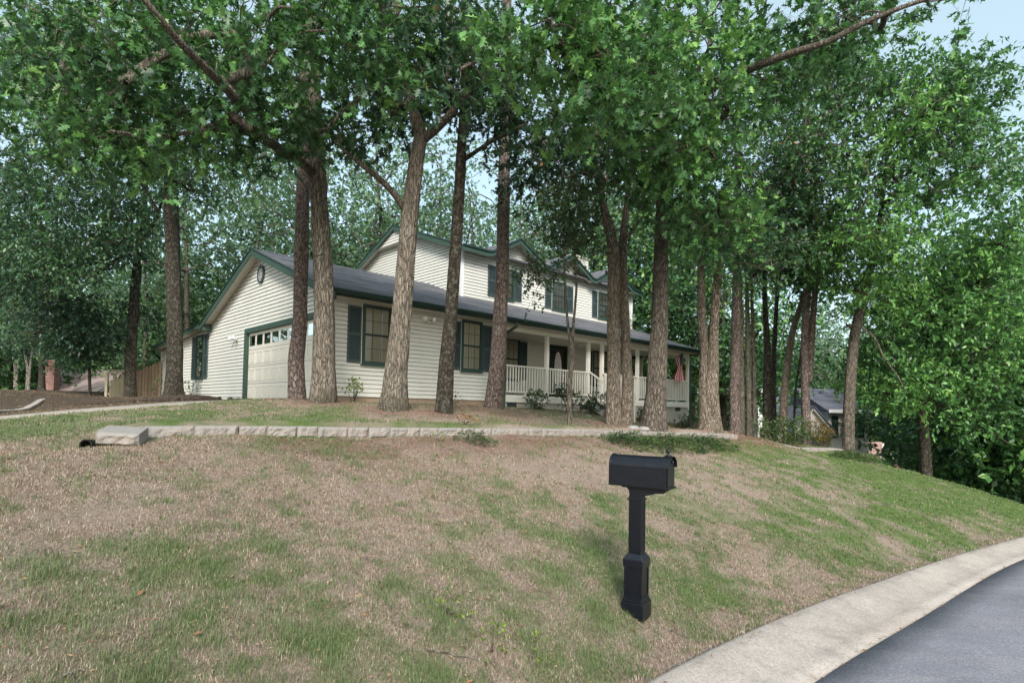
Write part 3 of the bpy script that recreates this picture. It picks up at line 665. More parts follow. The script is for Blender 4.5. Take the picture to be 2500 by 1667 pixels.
EAVE = 2.74; SL = .375; OVB = -.55
def rf(b): return EAVE + SL * (b - OVB)            # front slope of the low roof
PKB = 4.55; PKH = rf(PKB)
def rb(b): return PKH - SL * (b - PKB)
RET = 9.3; RETH = rb(RET)
def rl(b): return RETH - .058 * (b - RET)
RWE = 16.4
def gtop(b): return rf(b) if b < PKB else (rb(b) if b < RET else rl(b))
def gspan(h):                                       # gable wall: u runs along b
    hh = h + .09
    lo = 0 if hh <= rf(0) else (hh - EAVE) / SL + OVB
    hi = RWE if hh <= rl(RWE) else (RET - .02 if hh <= RETH else PKB + (PKH - hh) / SL)
    if rl(RWE) < hh <= rl(RET): hi = RET + (RETH - hh) / .058
    return (min(lo, PKB), max(hi, PKB))
GD0, GD1, GDH = .72, 5.62, 2.16
lap_wall('wall', (0, 0, 0), (0, 1, 0), (-1, 0, 0), .02, PKH - .09, gspan, [(GD0 - .13, GD1 + .13, 0, GDH + .13)])
lap_wall('wall', (0, 0, 0), (1, 0, 0), (0, -1, 0), .14, 2.62, lambda h: (0, 6.08))
lap_wall('wall', (6.10, 0, 0), (0, 1, 0), (1, 0, 0), .35, 2.62, lambda h: (0, 2.6))
lap_wall('wall', (0, 2.6, 0), (1, 0, 0), (0, -1, 0), .36, 2.60, lambda h: (6.12, 16.94), [(11.05, 12.14, .3, 2.63)])
lap_wall('wall', (16.94, 2.6, 0), (0, 1, 0), (1, 0, 0), .1, 5.6, lambda h: (0, 8.3))
BK = MB(); BK.box(.03, 6.3, 9.0, 9.1, -.6, 2.6); BK.box(6.4, 16.9, 10.9, 11.0, -.6, 5.4); BK.build('wall', M['siding'], H)
for (x, y, z0, z1) in ((-.03, -.03, 0, 2.62), (6.03, -.03, .1, 2.62), (16.90, 2.565, .35, 5.60), (6.295, 2.565, 3.85, 5.6), (-.03, RWE - .05, 0, 2.4)): CB = MB(); CB.box(x, x + .09, y, y + .09, z0, z1); CB.build('corner_board', M['white'], H)
FN = MB(); FN.box(-.0, 6.08, .02, .12, -.35, .14); FN.build('foundation', M['brick_tan'], H)
FN = MB(); FN.box(6.12, 17.80, .04, .16, -1.05, .12); FN.box(17.68, 17.80, .16, 2.7, -1.2, .12); FN.build('foundation', M['brick_painted'], H)
for a_ in (6.26, 9.98, 16.72):
    k = MB(); k.box(a_, a_ + .42, .018, .04, -.06, .10)
    for i in range(4): k.box(a_ + .02, a_ + .40, .006, .02, -.045 + i * .037, -.03 + i * .037)
    k.build('vent', M['shutter'], H)
# garage door: frame, panels, lights
k = MB(); k.box(-.045, .07, GD1, GD1 + .16, -.02, GDH + .15); k.box(-.045, .07, GD0 - .16, GD0, -.02, GDH + .15); k.box(-.047, .07, GD0, GD1, GDH, GDH + .15); k.build('garage_door_frame', M['green'], H)
k = MB(); sec = GDH / 4
for r_ in range(4):
    z0 = r_ * sec + .006; z1 = (r_ + 1) * sec - .006; k.box(.06, .10, GD0, GD1, z0, z1)
gd = k.build('garage_door', M['door_cream'], H)
k = MB()
for r_ in range(4):
    for c_ in range(8):
        w_ = (GD1 - GD0) / 8; y0 = GD0 + c_ * w_ + .055; y1 = GD0 + (c_ + 1) * w_ - .055; z0 = r_ * sec + .085; z1 = (r_ + 1) * sec - .085
        if r_ == 3: continue
        for (q0, q1, s0, s1) in ((y0, y1, z0, z0 + .018), (y0, y1, z1 - .018, z1), (y0, y0 + .018, z0 + .018, z1 - .018), (y1 - .018, y1, z0 + .018, z1 - .018)): k.box(.046, .0605, q0, q1, s0, s1)
        k.box(.053, .0603, y0 + .05, y1 - .05, z0 + .05, z1 - .05)
k.build('raised_panel', M['door_cream'], gd)
for c_ in range(8):
    w_ = (GD1 - GD0) / 8; y0 = GD0 + c_ * w_ + .09; y1 = GD0 + (c_ + 1) * w_ - .09; z0 = 3 * sec + .13; z1 = 4 * sec - .10
    k = MB(); k.box(.048, .0602, y0, y1, z0, z1); k.build('door_light', M['dark'], gd)
    k = MB(); k.face((.0475, y0, z0), (.0475, y1, z0), (.0475, y1, z1), (.0475, y0, z1)); k.build('door_glass', M['glass'], gd)

def P3(pl, s, off, h):                              # point on a facade: pl = ('f', b0) faces -b, ('g', a0) faces -a
    return (s, pl[1] - off, h) if pl[0] == 'f' else (pl[1] - off, s, h)
def fbox(k, pl, s0, s1, o0, o1, h0, h1):
    p = P3(pl, s0, o0, h0); q = P3(pl, s1, o1, h1)
    k.box(min(p[0], q[0]), max(p[0], q[0]), min(p[1], q[1]), max(p[1], q[1]), h0, h1)
def window(pl, s0, s1, h0, h1, cols=3, rows=4, cloth='blind', trim='win_green', parent=None, wname='window', dbl=False):
    k = MB(); w = .055
    for a_ in ((s0, s0 + w, h0, h1), (s1 - w, s1, h0, h1), (s0 + w, s1 - w, h1 - w, h1), (s0 + w, s1 - w, h0, h0 + w)): fbox(k, pl, a_[0], a_[1], 0, .065, a_[2], a_[3])
    fbox(k, pl, s0 - .03, s1 + .03, .0, .085, h0 - .035, h0 - .001)
    wd = k.build(wname, M[trim], parent or H)
    k = MB(); e = .022
    for a_ in ((s0 - e, s0, h0 - .035, h1 + e), (s1, s1 + e, h0 - .035, h1 + e), (s0, s1, h1, h1 + e), (s0 - e - .015, s1 + e + .015, h0 - .058, h0 - .036)): fbox(k, pl, a_[0], a_[1], 0, .035, a_[2], a_[3])
    k.build('casing', M['trim_white'], wd)
    k = MB(); hm = (h0 + h1) / 2; i0, i1, j0, j1 = s0 + w, s1 - w, h0 + w, h1 - w; f = .032
    for a_ in ((i0, i0 + f, j0, j1), (i1 - f, i1, j0, j1), (i0 + f, i1 - f, j1 - f, j1), (i0 + f, i1 - f, j0, j0 + f), (i0 + f, i1 - f, hm - .028, hm + .028)): fbox(k, pl, a_[0], a_[1], .022, .056, a_[2], a_[3])
    k.build('sash', M['frame_dark'], wd)
    k = MB(); gq = .012
    for c_ in range(1, cols): x = i0 + (i1 - i0) * c_ / cols; fbox(k, pl, x - gq / 2, x + gq / 2, .027, .036, j0 + f, j1 - f)
    for r_ in range(1, rows):
        if r_ * 2 == rows: continue
        y = j0 + (j1 - j0) * r_ / rows
        for c_ in range(cols): x0 = i0 + (i1 - i0) * c_ / cols + gq / 2; x1 = i0 + (i1 - i0) * (c_ + 1) / cols - gq / 2; fbox(k, pl, x0, x1, .028, .035, y - gq / 2, y + gq / 2)
    k.build('muntin', M['muntin'], wd)
    k = MB(); fbox(k, pl, i0, i1, .0215, .0235, j0, j1); k.build('blind', M[cloth], wd)
    k = MB(); k.face(P3(pl, i0, .042, j0), P3(pl, i1, .042, j0), P3(pl, i1, .042, j1), P3(pl, i0, .042, j1)); k.build('pane', M['glass'], wd)
    return wd
def shutter(pl, s0, s1, h0, h1, m='shutter', parent=None, louv=.042):
    k = MB(); w = .045; hm = (h0 + h1) / 2
    for a_ in ((s0, s0 + w, h0, h1), (s1 - w, s1, h0, h1), (s0 + w, s1 - w, h1 - w * 1.4, h1), (s0 + w, s1 - w, h0, h0 + w * 1.6), (s0 + w, s1 - w, hm - .04, hm + .04)): fbox(k, pl, a_[0], a_[1], .004, .055, a_[2], a_[3])
    fbox(k, pl, s0 + w, s1 - w, .022, .03, h0 + w, h1 - w)
    for (z0, z1) in ((h0 + w * 1.6, hm - .04), (hm + .04, h1 - w * 1.4)):
        z = z0 + .008
        while z < z1 - .02:
            a0, a1 = s0 + w, s1 - w
            p = [P3(pl, a0, .052, z), P3(pl, a1, .052, z), P3(pl, a1, .030, z + louv * .8), P3(pl, a0, .030, z + louv * .8)]
            k.face(*p); k.face(P3(pl, a0, .052, z), P3(pl, a0, .030, z + .002), P3(pl, a1, .030, z + .002), P3(pl, a1, .052, z)); z += louv
    return k.build('shutter', M[m], parent or H)
FR = ('f', 0); PB = ('f', 2.6); UP = ('f', 2.6); GA = ('g', 0)
window(FR, .93, 1.80, .99, 2.57, 3, 4); shutter(FR, .52, .90, 1.02, 2.49); shutter(FR, 1.85, 2.22, 1.02, 2.49)
window(FR, 4.25, 5.07, 1.01, 2.57, 3, 4, 'curtain'); shutter(FR, 3.86, 4.22, 1.04, 2.49); shutter(FR, 5.11, 5.47, 1.04, 2.49)
window(GA, 10.02, 10.95, .83, 2.50, 3, 4, 'curtain'); shutter(GA, 9.55, 9.97, .83, 2.48); shutter(GA, 11.02, 11.5, .83, 2.48)
window(PB, 8.38, 9.28, 1.0, 2.66, 3, 4); shutter(PB, 9.33, 9.70, 1.03, 2.56); shutter(PB, 7.95, 8.33, 1.03, 2.56)
window(PB, 13.92, 14.62, 1.0, 2.62, 2, 4, 'curtain'); window(PB, 14.64, 15.33, 1.0, 2.62, 2, 4, 'curtain'); shutter(PB, 13.56, 13.88, 1.03, 2.56)
window(UP, 8.02, 8.90, 4.12, 5.33, 3, 4); shutter(UP, 7.56, 7.95, 4.13, 5.30); shutter(UP, 8.95, 9.33, 4.13, 5.30)
window(UP, 11.14, 12.00, 4.10, 5.30, 4, 4); shutter(UP, 10.72, 11.10, 4.11, 5.25); shutter(UP, 12.06, 12.48, 4.11, 5.25)
window(UP, 14.25, 15.14, 4.12, 5.33, 3, 4); shutter(UP, 13.84, 14.20, 4.11, 5.31); shutter(UP, 15.2, 15.56, 4.11, 5.31)
# round gable vent
k = MB(); n_ = 20; cy_, cz_ = PKB - .03, 3.9; ro, ri = .285, .215
for i in range(n_):
    t0, t1 = 2 * math.pi * i / n_, 2 * math.pi * (i + 1) / n_
    q = [(cy_ + r_ * math.cos(t_) * .9, cz_ + r_ * math.sin(t_)) for r_, t_ in ((ri, t0), (ro, t0), (ro, t1), (ri, t1))]
    k.hexa([(-.02, y, z) for y, z in q] + [(-.07, y, z) for y, z in q])
vt = k.build('gable_vent', M['shutter'], H)
k = MB()
for i in range(6):
    z = cz_ - .19 + i * .066; hw_ = math.sqrt(max(.001, ri ** 2 - (z + .02 - cz_) ** 2)) * .9; k.hexa([(-.055, cy_ - hw_, z), (-.055, cy_ + hw_, z), (-.03, cy_ + hw_, z + .035), (-.03, cy_ - hw_, z + .035), (-.055, cy_ - hw_, z + .008), (-.055, cy_ + hw_, z + .008), (-.03, cy_ + hw_, z + .043), (-.03, cy_ - hw_, z + .043)])
k.build('louvre', M['lamp_white'], vt)
k = MB(); k.prism([(-.024, cy_ + ri * .9 * math.cos(2 * math.pi * i / 20), cz_ + ri * math.sin(2 * math.pi * i / 20)) for i in range(20)], (.003, 0, 0)); k.build('backing', M['dark'], vt)
# front door
k = MB()
for a_ in ((11.05, 11.19, .36, 2.63), (12.00, 12.14, .36, 2.63), (11.19, 12.00, 2.42, 2.63)): k.box(a_[0], a_[1], 2.53, 2.62, a_[2], a_[3])
dfm = k.build('door_frame', M['gutter'], H)
k = MB(); k.box(11.19, 12.0, 2.58, 2.63, .37, 2.42); fd = k.build('front_door', M['maroon'], H)
def oval(r1, r2, y, thick=None):
    return [(11.58 + r1 * math.cos(2 * math.pi * i / 28), y, 1.52 + r2 * math.sin(2 * math.pi * i / 28)) for i in range(28)]
k = MB(); k.prism(oval(.225, .82, 2.566), (0, .013, 0)); k.build('oval_frame', M['lamp_white'], fd)
k = MB(); k.prism(oval(.185, .76, 2.558), (0, .0075, 0)); k.build('oval_glass', M['oval'], fd)
k = MB(); k.tube([(11.93, 2.575, 1.35), (11.93, 2.53, 1.35)], [.012, .03], 10); k.build('handle', M['lamp_white'], fd, smooth=True)
# floodlights and porch lamp
def flood(pl, s, h):
    k = MB(); k.tube([P3(pl, s, 0.02, h), P3(pl, s, .05, h)], .06, 14); o = k.build('flood_light', M['lamp_white'], H)
    for d in (-1, 1):
        kk = MB(); c0 = P3(pl, s + d * .03, .05, h + .02); c1 = P3(pl, s + d * .12, .12, h + .03); c2 = P3(pl, s + d * .19, .19, h - .01)
        kk.tube([c0, c1], .014, 8); kk.tube([c1, P3(pl, s + d * .14, .145, h + .02), c2], [.035, .065, .08], 12); kk.build('lamp_head', M['lamp_white'], o, smooth=True)
    kk = MB(); kk.tube([P3(pl, s, .05, h - .03), P3(pl, s, .10, h - .11)], [.03, .035], 10); kk.build('sensor', M['lamp_white'], o, smooth=True)
flood(FR, 2.98, 2.40); flood(GA, 6.55, 2.05)
k = MB(); k.tube([(12.33, 2.55, 2.35), (12.33, 2.50, 2.35)], .05, 10); k.tube([(12.33, 2.49, 2.16), (12.33, 2.49, 2.34), (12.33, 2.49, 2.40)], [.04, .06, .015], 8); k.build('porch_lamp', M['lamp_white'], H)
k = MB(); k.tube([(11.55, 1.35, 2.60), (11.55, 1.35, 2.54)], [.09, .12], 14); k.build('ceiling_lamp', M['lamp_white'], H)

# roofs
TK = .07
def slab(name, pts, m='shingle', tk=TK, parent=None):
    k = MB(); n_ = len(pts); k.prism([(p[0], p[1], p[2] - tk) for p in pts], (0, 0, tk)); return k.build(name, M[m], parent or H)
AU = 6.33; RA = -.32; RE = 18.15
def low(a, b): return (a, b, rf(b))
slab('roof', [low(RA, OVB), low(RE, OVB), low(16.94 + .05, 2.6), low(AU, 2.6), low(AU, PKB), low(RA, PKB)])
slab('roof', [(RE, OVB, EAVE), (RE, 4.6, EAVE), (16.99, 4.6, rf(2.6)), (16.99, 2.6, rf(2.6))])
slab('roof', [(RA, PKB, PKH), (AU + 2, PKB, PKH), (AU + 2, RET + .25, rb(RET + .25)), (RA, RET + .25, rb(RET + .25))])
slab('roof', [(RA, RET - .02, RETH - .03), (9, RET - .02, RETH - .03), (9, RWE + .45, rl(RWE + .45) - .03), (RA, RWE + .45, rl(RWE + .45) - .03)])
# rake boards: green fascia under the roof edge with a dark drip edge above
def rake(p, q, nrm=(-1, 0, 0), h=.15, nm='rake_board'):
    k = MB(); p, q, nn = Vector(p), Vector(q), Vector(nrm); o = nn * .03
    k.hexa([p - Vector((0, 0, h + TK)), p - Vector((0, 0, h + TK)) + o, q - Vector((0, 0, h + TK)) + o, q - Vector((0, 0, h + TK)), p - Vector((0, 0, TK * .55)), p - Vector((0, 0, TK * .55)) + o, q - Vector((0, 0, TK * .55)) + o, q - Vector((0, 0, TK * .55))])
    k.build(nm, M['green'], H)
    k = MB(); o2 = nn * .05
    k.hexa([p - Vector((0, 0, TK * .5)) + o * .1, p - Vector((0, 0, TK * .5)) + o2, q - Vector((0, 0, TK * .5)) + o2, q - Vector((0, 0, TK * .5)) + o * .1, p + Vector((0, 0, .012)) + o * .1, p + Vector((0, 0, .012)) + o2, q + Vector((0, 0, .012)) + o2, q + Vector((0, 0, .012)) + o * .1])
    k.build('drip_edge', M['gutter'], H)
rake(low(RA, OVB), low(RA, PKB)); rake((RA, PKB, PKH), (RA, RET + .25, rb(RET + .25))); rake((RA, RET + .26, rl(RET + .26) - .03), (RA, RWE + .45, rl(RWE + .45) - .03), h=.10)
def sheet(name, pts, m='soffit', off=-.006):
    k = MB(); k.prism([(p[0], p[1], p[2] + off - .012) for p in pts], (0, 0, .012)); return k.build(name, M[m], H)
d_ = -TK - .01
sheet('soffit', [(RA + .01, OVB, EAVE + d_), (-.0, OVB, EAVE + d_), (-.0, PKB, PKH + d_), (RA + .01, PKB, PKH + d_)])
sheet('soffit', [(RA + .01, PKB, PKH + d_), (-.0, PKB, PKH + d_), (-.0, RET + .2, rb(RET + .2) + d_), (RA + .01, RET + .2, rb(RET + .2) + d_)])
sheet('soffit', [(RA + .01, RET + .25, rl(RET) - .16), (-.0, RET + .25, rl(RET) - .16), (-.0, RWE + .42, rl(RWE) - .16), (RA + .01, RWE + .42, rl(RWE) - .16)])
sheet('soffit', [(0, OVB, 2.61), (RE - .02, OVB, 2.61), (RE - .02, -.0, 2.61), (0, -.0, 2.61)])
k = MB(); k.box(RA + .0, .0, RET - .1, RET + .28, RETH - .32, RETH - .12); k.build('eave_return', M['green'], H)
# gutters and downspouts
k = MB(); k.prism([(RA, OVB - .005, 2.62), (RA, OVB - .09, 2.62), (RA, OVB - .13, 2.70), (RA, OVB - .13, 2.745), (RA, OVB - .005, 2.745)], (RE - RA, 0, 0)); k.box(RA, RE, OVB, OVB + .025, 2.58, 2.66); k.build('gutter', M['gutter'], H)
k = MB(); k.box(RE, RE + .02, OVB, 4.6, 2.55, 2.68); k.prism([(RE + .022, OVB, 2.62), (RE + .13, OVB, 2.64), (RE + .13, OVB, 2.745), (RE + .022, OVB, 2.745)], (0, 5.1, 0)); k.build('gutter', M['gutter'], H)
k = MB(); k.tube([(-.15, OVB - .07, 2.64), (-.15, OVB - .06, 2.52), (-.13, -.25, 2.34), (-.06, -.06, 2.20), (-.06, -.06, -.05)], .045, 8); k.build('downspout', M['gutter'], H)
k = MB(); k.tube([(6.02, OVB - .07, 2.64), (6.02, OVB - .05, 2.5), (6.02, -.2, 2.36), (6.02, -.08, 2.25), (6.02, -.08, -.1)], .045, 8); k.build('downspout', M['green'], H)
k = MB(); k.tube([(RA + .1, RWE + .5, rl(RWE) - .1), (RA + .1, RWE + .5, rl(RWE) - .3), (-.05, RWE + .15, rl(RWE) - .55), (-.03, RWE + .05, rl(RWE) - .65), (-.03, RWE + .05, .1)], .055, 8); k.box(RA, 3, RWE + .44, RWE + .56, rl(RWE) - .16, rl(RWE) - .03); k.build('downspout', M['gutter'], H)
k = MB(); k.tube([(17.88, -.06, 2.3), (17.88, -.02, -.7)], .04, 8); k.build('downspout', M['green'], H)
# porch: deck, beam, posts, railings, stairs
k = MB(); k.box(6.12, 17.84, .0, 2.58, .26, .345); k.build('porch_floor', M['soffit'], H)
k = MB()
for i in range(3): k.prism([(6.10, -.03 + 0, .12 + i * .075), (6.10, .035, .12 + i * .075), (6.10, .035, .195 + i * .075), (6.10, -.012, .195 + i * .075)], (11.76, 0, 0))
k.build('skirt_board', M['trim_white'], H)
k = MB(); k.box(6.12, RE - .3, 0.05, 2.58, 2.60, 2.615); k.build('porch_ceiling', M['soffit'], H)
k = MB(); k.box(6.12, 17.84, -.02, .10, 2.45, 2.598); k.box(6.12, 17.84, -.05, -.02, 2.53, 2.598); k.box(17.72, 17.84, .1, 2.6, 2.45, 2.598); k.build('porch_beam', M['trim_white'], H)
posts = [8.13, 10.43, 11.27, 13.68, 15.83, 17.77]
for a_ in posts:
    k = MB(); k.box(a_ - .06, a_ + .06, -.02, .10, .345, 2.45); k.build('porch_post', M['trim_white'], H)
k = MB(); k.box(17.71, 17.83, 2.5, 2.6, .345, 2.45); k.build('porch_post', M['trim_white'], H)
def railing(a0, a1, n_, p0=None):
    k = MB(); k.box(a0, a1, .0, .07, 1.29, 1.335); k.box(a0, a1, .015, .06, .44, .475)
    for i in range(n_):
        x = a0 + (a1 - a0) * (i + 1) / (n_ + 1); k.box(x - .018, x + .018, .022, .055, .475, 1.29)
    k.box((a0 + a1) / 2 - .02, (a0 + a1) / 2 + .02, .02, .06, .346, .44); return k.build('railing', M['trim_white'], H)
railing(6.12, 8.07, 14); railing(8.19, 10.37, 15); railing(11.33, 13.62, 16); railing(13.74, 15.77, 14); railing(15.89, 17.71, 15)
k = MB(); k.box(17.74, 17.80, .1, 2.5, 1.29, 1.335); k.box(17.75, 17.79, .1, 2.5, .44, .475)
for i in range(17): k.box(17.755, 17.785, .22 + i * .135, .25 + i * .135, .475, 1.29)
k.build('railing', M['trim_white'], H)
st = MB()
for i in range(4): st.box(10.46, 11.22, -.30 - i * .28, -.03 - i * .28 + .03, .345 - (i + 1) * .17 - .035, .345 - (i + 1) * .17)
stp = st.build('porch_stair', M['soffit'], H)
for a_ in (10.40, 11.24):
    k = MB(); k.prism([(a_, -.02, .34), (a_, -.02, .08), (a_, -1.35, -.72), (a_, -1.48, -.72), (a_, -1.48, -.52)], (.045, 0, 0)); k.build('stringer', M['white'], stp)
    k = MB(); k.bar((a_ + .02, -.03, 1.34), (a_ + .02, -1.42, .50), .06, .045); k.bar((a_ + .02, -.03, .50), (a_ + .02, -1.42, -.34), .045, .035)
    for i in range(9): y = -.16 - i * .145; zt = 1.32 + (y + .03) * .604; k.box(a_ + .005, a_ + .035, y - .015, y + .015, zt - .84, zt - .01)
    k.box(a_ - .02, a_ + .06, -1.5, -1.42, -.72, .55); k.build('stair_rail', M['trim_white'], stp)
# upper storey
VB = 5.62; RS = .375; UB = 2.3
VL = [7.30, 10.40, 13.50, 16.60]; PK = [8.85, 11.95, 15.05]; PKZ = 6.50; EZ = 5.68
def uedge(a):                                       # height of the wavy eave along the front
    if a <= VL[0]: return EZ
    if a >= VL[3]: return EZ
    x = (a - VL[0]) % 3.1; d = abs(x - 1.55) / 1.55
    return EZ + (PKZ - EZ) * (1 - d)
k0 = []
def ufront():
    ex = .114; k = MB(); h = 3.72; z = Vector((0, 0, 1)); lip = .02
    # columns follow the wavy eave: clip each course by sampling in a
    while h < PKZ - .15:
        hb_, ht_ = h, h + ex
        segs = []; lim = lambda hh: [(AU, 16.94)] if hh + .12 <= EZ else [(p_ - 1.55 * (1 - (hh + .12 - EZ) / (PKZ - EZ)), p_ + 1.55 * (1 - (hh + .12 - EZ) / (PKZ - EZ))) for p_ in PK]
        lo = lim(hb_); hi = lim(ht_)
        if len(lo) == 1 and len(hi) > 1: lo = [(hi[i][0] - .05, hi[i][1] + .05) for i in range(3)]
        if hi[0][1] - hi[0][0] < .05: break
        for (l0, r0), (l1, r1) in zip(lo, hi):
            k.face((l0, 2.6 - lip, hb_), (r0, 2.6 - lip, hb_), (r1, 2.6, ht_ - GR), (l1, 2.6, ht_ - GR)); k.face((l0, 2.635, hb_ + .004), (r0, 2.635, hb_ + .004), (r0, 2.6 - lip, hb_), (l0, 2.6 - lip, hb_)); k.face((l1, 2.6, ht_ - GR), (r1, 2.6, ht_ - GR), (r1, 2.635, ht_ - GR - .012), (l1, 2.635, ht_ - GR - .012)); k.face((l1, 2.634, ht_ - GR - .012), (r1, 2.634, ht_ - GR - .012), (r1, 2.634, ht_ + .012), (l1, 2.634, ht_ + .012))
        h += ex
    return k.build('wall', M['siding'], H)
ufront()
UPB, UPH = 6.75, 5.68 + RS * (6.75 - 2.25)
def uf(b): return EZ + RS * (b - 2.25)
def ubk(b): return UPH - .43 * (b - UPB)
def uspan(h):
    hh = h + .10; lo = 2.6 if hh <= uf(2.6) else 2.25 + (hh - EZ) / RS; hi = UPB + (UPH - hh) / .43
    return (min(lo, UPB), min(10.9, max(UPB, hi)))
lap_wall('wall', (AU, 0, 0), (0, 1, 0), (-1, 0, 0), 3.0, 6.62, uspan)
lap_wall('wall', (AU - .24, 0, 0), (0, 1, 0), (-1, 0, 0), 6.62, UPH - .1, uspan)
k = MB(); s_ = uspan(6.62); k.box(AU - .24, AU, s_[0], s_[1], 6.60, 6.618); k.build('soffit', M['soffit'], H)
UA = AU - .32; UE = 17.25
slab('roof', [(UA, 2.25, EZ), (VL[0], 2.25, EZ), (VL[0] + .0, 2.25, EZ), (UE, uf(0) * 0 + 2.25, EZ), (UE, UPB, UPH), (UA, UPB, UPH)])
slab('roof', [(UA, UPB, UPH), (UE, UPB, UPH), (UE, 11.2, ubk(11.2)), (UA, 11.2, ubk(11.2))])
yb = 2.25 + (PKZ - EZ) / RS
for p_ in PK:
    slab('roof', [(p_ - 1.55, 2.20, EZ + .004), (p_, 2.20, PKZ), (p_, yb, PKZ), (p_ - 1.55, 2.25, EZ + .004)]); slab('roof', [(p_, 2.20, PKZ), (p_ + 1.55, 2.20, EZ + .004), (p_ + 1.55, 2.25, EZ + .004), (p_, yb, PKZ)])
    for s in (-1, 1):
        k = MB(); q0 = (p_ + s * 1.55, 2.2, EZ - .09); q1 = (p_, 2.2, PKZ - .09); 
        k.prism([(q0[0], 2.2, EZ - .10), (q1[0], 2.2, PKZ - .10), (q1[0], 2.6, PKZ - .10), (q0[0], 2.6, EZ - .10)], (0, 0, .012)); k.build('soffit', M['soffit'], H)
pts = [(UA, EZ)] + [x for p_ in PK for x in ((p_ - 1.42, EZ + .012), (p_, PKZ), (p_ + 1.42, EZ + .012))] + [(UE, EZ)]
pts = [(UA, EZ), (VL[0] - .1, EZ), (VL[0] + .12, EZ + .03), (PK[0], PKZ), (VL[1] - .13, EZ + .04), (VL[1] + .13, EZ + .04), (PK[1], PKZ), (VL[2] - .13, EZ + .04), (VL[2] + .13, EZ + .04), (PK[2], PKZ), (VL[3] - .12, EZ + .03), (UE, EZ)]
k = MB(); kg = MB(); yb0 = 2.195
for (x0, z0), (x1, z1) in zip(pts[:-1], pts[1:]):
    for kk, zo0, zo1, th in ((k, -.20, -.045, .03), (kg, -.05, .02, .075)):
        kk.hexa([(x0, yb0 - th, z0 + zo0), (x1, yb0 - th, z1 + zo0), (x1, yb0, z1 + zo0), (x0, yb0, z0 + zo0), (x0, yb0 - th, z0 + zo1), (x1, yb0 - th, z1 + zo1), (x1, yb0, z1 + zo1), (x0, yb0, z0 + zo1)])
for x0, x1 in ((UA, VL[0] + .2), (VL[3] - .2, UE)): sheet('soffit', [(x0, 2.2, 5.60), (x1, 2.2, 5.60), (x1, 2.64, 5.60), (x0, 2.64, 5.60)])
k.build('fascia', M['green'], H); kg.build('gutter', M['gutter'], H)
rake((UA, 2.2, uf(2.2)), (UA, UPB, UPH), h=.15); rake((UA, UPB, UPH), (UA, 11.2, ubk(11.2)), h=.15)
sheet('soffit', [(UA + .01, 2.25, EZ + d_), (AU, 2.25, EZ + d_), (AU, UPB, UPH + d_), (UA + .01, UPB, UPH + d_)]); sheet('soffit', [(UA + .01, UPB, UPH + d_), (AU, UPB, UPH + d_), (AU, 11.2, ubk(11.2) + d_), (UA + .01, 11.2, ubk(11.2) + d_)])
# chimney
ch = MB(); ch.box(15.3, 16.55, 5.0, 5.75, 6.0, 7.62); 
for i in range(14): ch.box(15.288, 16.562, 4.988, 5.762, 6.05 + i * .114, 6.058 + i * .114)
cho = ch.build('chimney', M['siding'], H)
k = MB(); k.box(15.24, 16.61, 4.94, 5.81, 7.63, 7.70); k.build('chimney_cap', M['soffit'], cho)
k = MB(); k.tube([(15.9, 5.38, 7.70), (15.9, 5.38, 7.78)], .13, 14); k.tube([(15.9, 5.38, 7.80), (15.9, 5.38, 7.84), (15.9, 5.38, 7.90)], [.22, .22, .05], 14)
for i in range(4): k.box(15.9 + .12 * math.cos(i * 1.57) - .01, 15.9 + .12 * math.cos(i * 1.57) + .01, 5.38 + .12 * math.sin(i * 1.57) - .01, 5.38 + .12 * math.sin(i * 1.57) + .01, 7.78, 7.81)
k.build('flue', M['gutter'], cho)
# flags
def flag(name, p, q, hang, W, Hh, label, ph=0.0, lean=.25):
    base = Vector(p); root = empty(name, base, 0, label, 'flag'); d = Vector(q) - base
    kk = MB(); kk.tube([(0, 0, 0), tuple(d)], .014, 8); kk.tube([tuple(d), tuple(d * 1.03)], .028, 8); kk.build('flag_pole', M['pole'], root)
    c = Vector(hang) - base; nu, nv_ = 40, 30; V = []; fu = []; fv = []
    for i in range(nu + 1):
        for j in range(nv_ + 1):
            u_, v_ = i / nu, j / nv_
            wd = Hh * (.62 - .22 * math.sin(u_ * 3.1 + .4) + .08 * math.sin(u_ * 9 + ph)); s = v_ - .5
            x = s * wd + lean * u_ * .25 + math.sin(u_ * 5 + ph) * .04; y = math.sin(v_ * 13 + u_ * 2.5 + ph) * .06; z = -u_ * W * (1 - .12 * abs(s)) + s * .30 * Hh * (1 - u_)
            V.append((c.x + x, c.y + y, c.z + z)); fu.append(u_); fv.append(v_)
    fs = [(i * (nv_ + 1) + j, i * (nv_ + 1) + j + 1, (i + 1) * (nv_ + 1) + j + 1, (i + 1) * (nv_ + 1) + j) for i in range(nu) for j in range(nv_)]
    npmesh('flag_cloth', V, fs, [4] * len(fs), M['flag'], root, True, {'fu': fu, 'fv': fv}); return root
flag('porch_flag', tuple(at(1669, 866, 26.0)), tuple(at(1684, 845, 25.3)), tuple(at(1658, 866, 25.8)), 1.22, .66, 'striped american flag hanging from a pole on the right-hand porch post of the cream house')
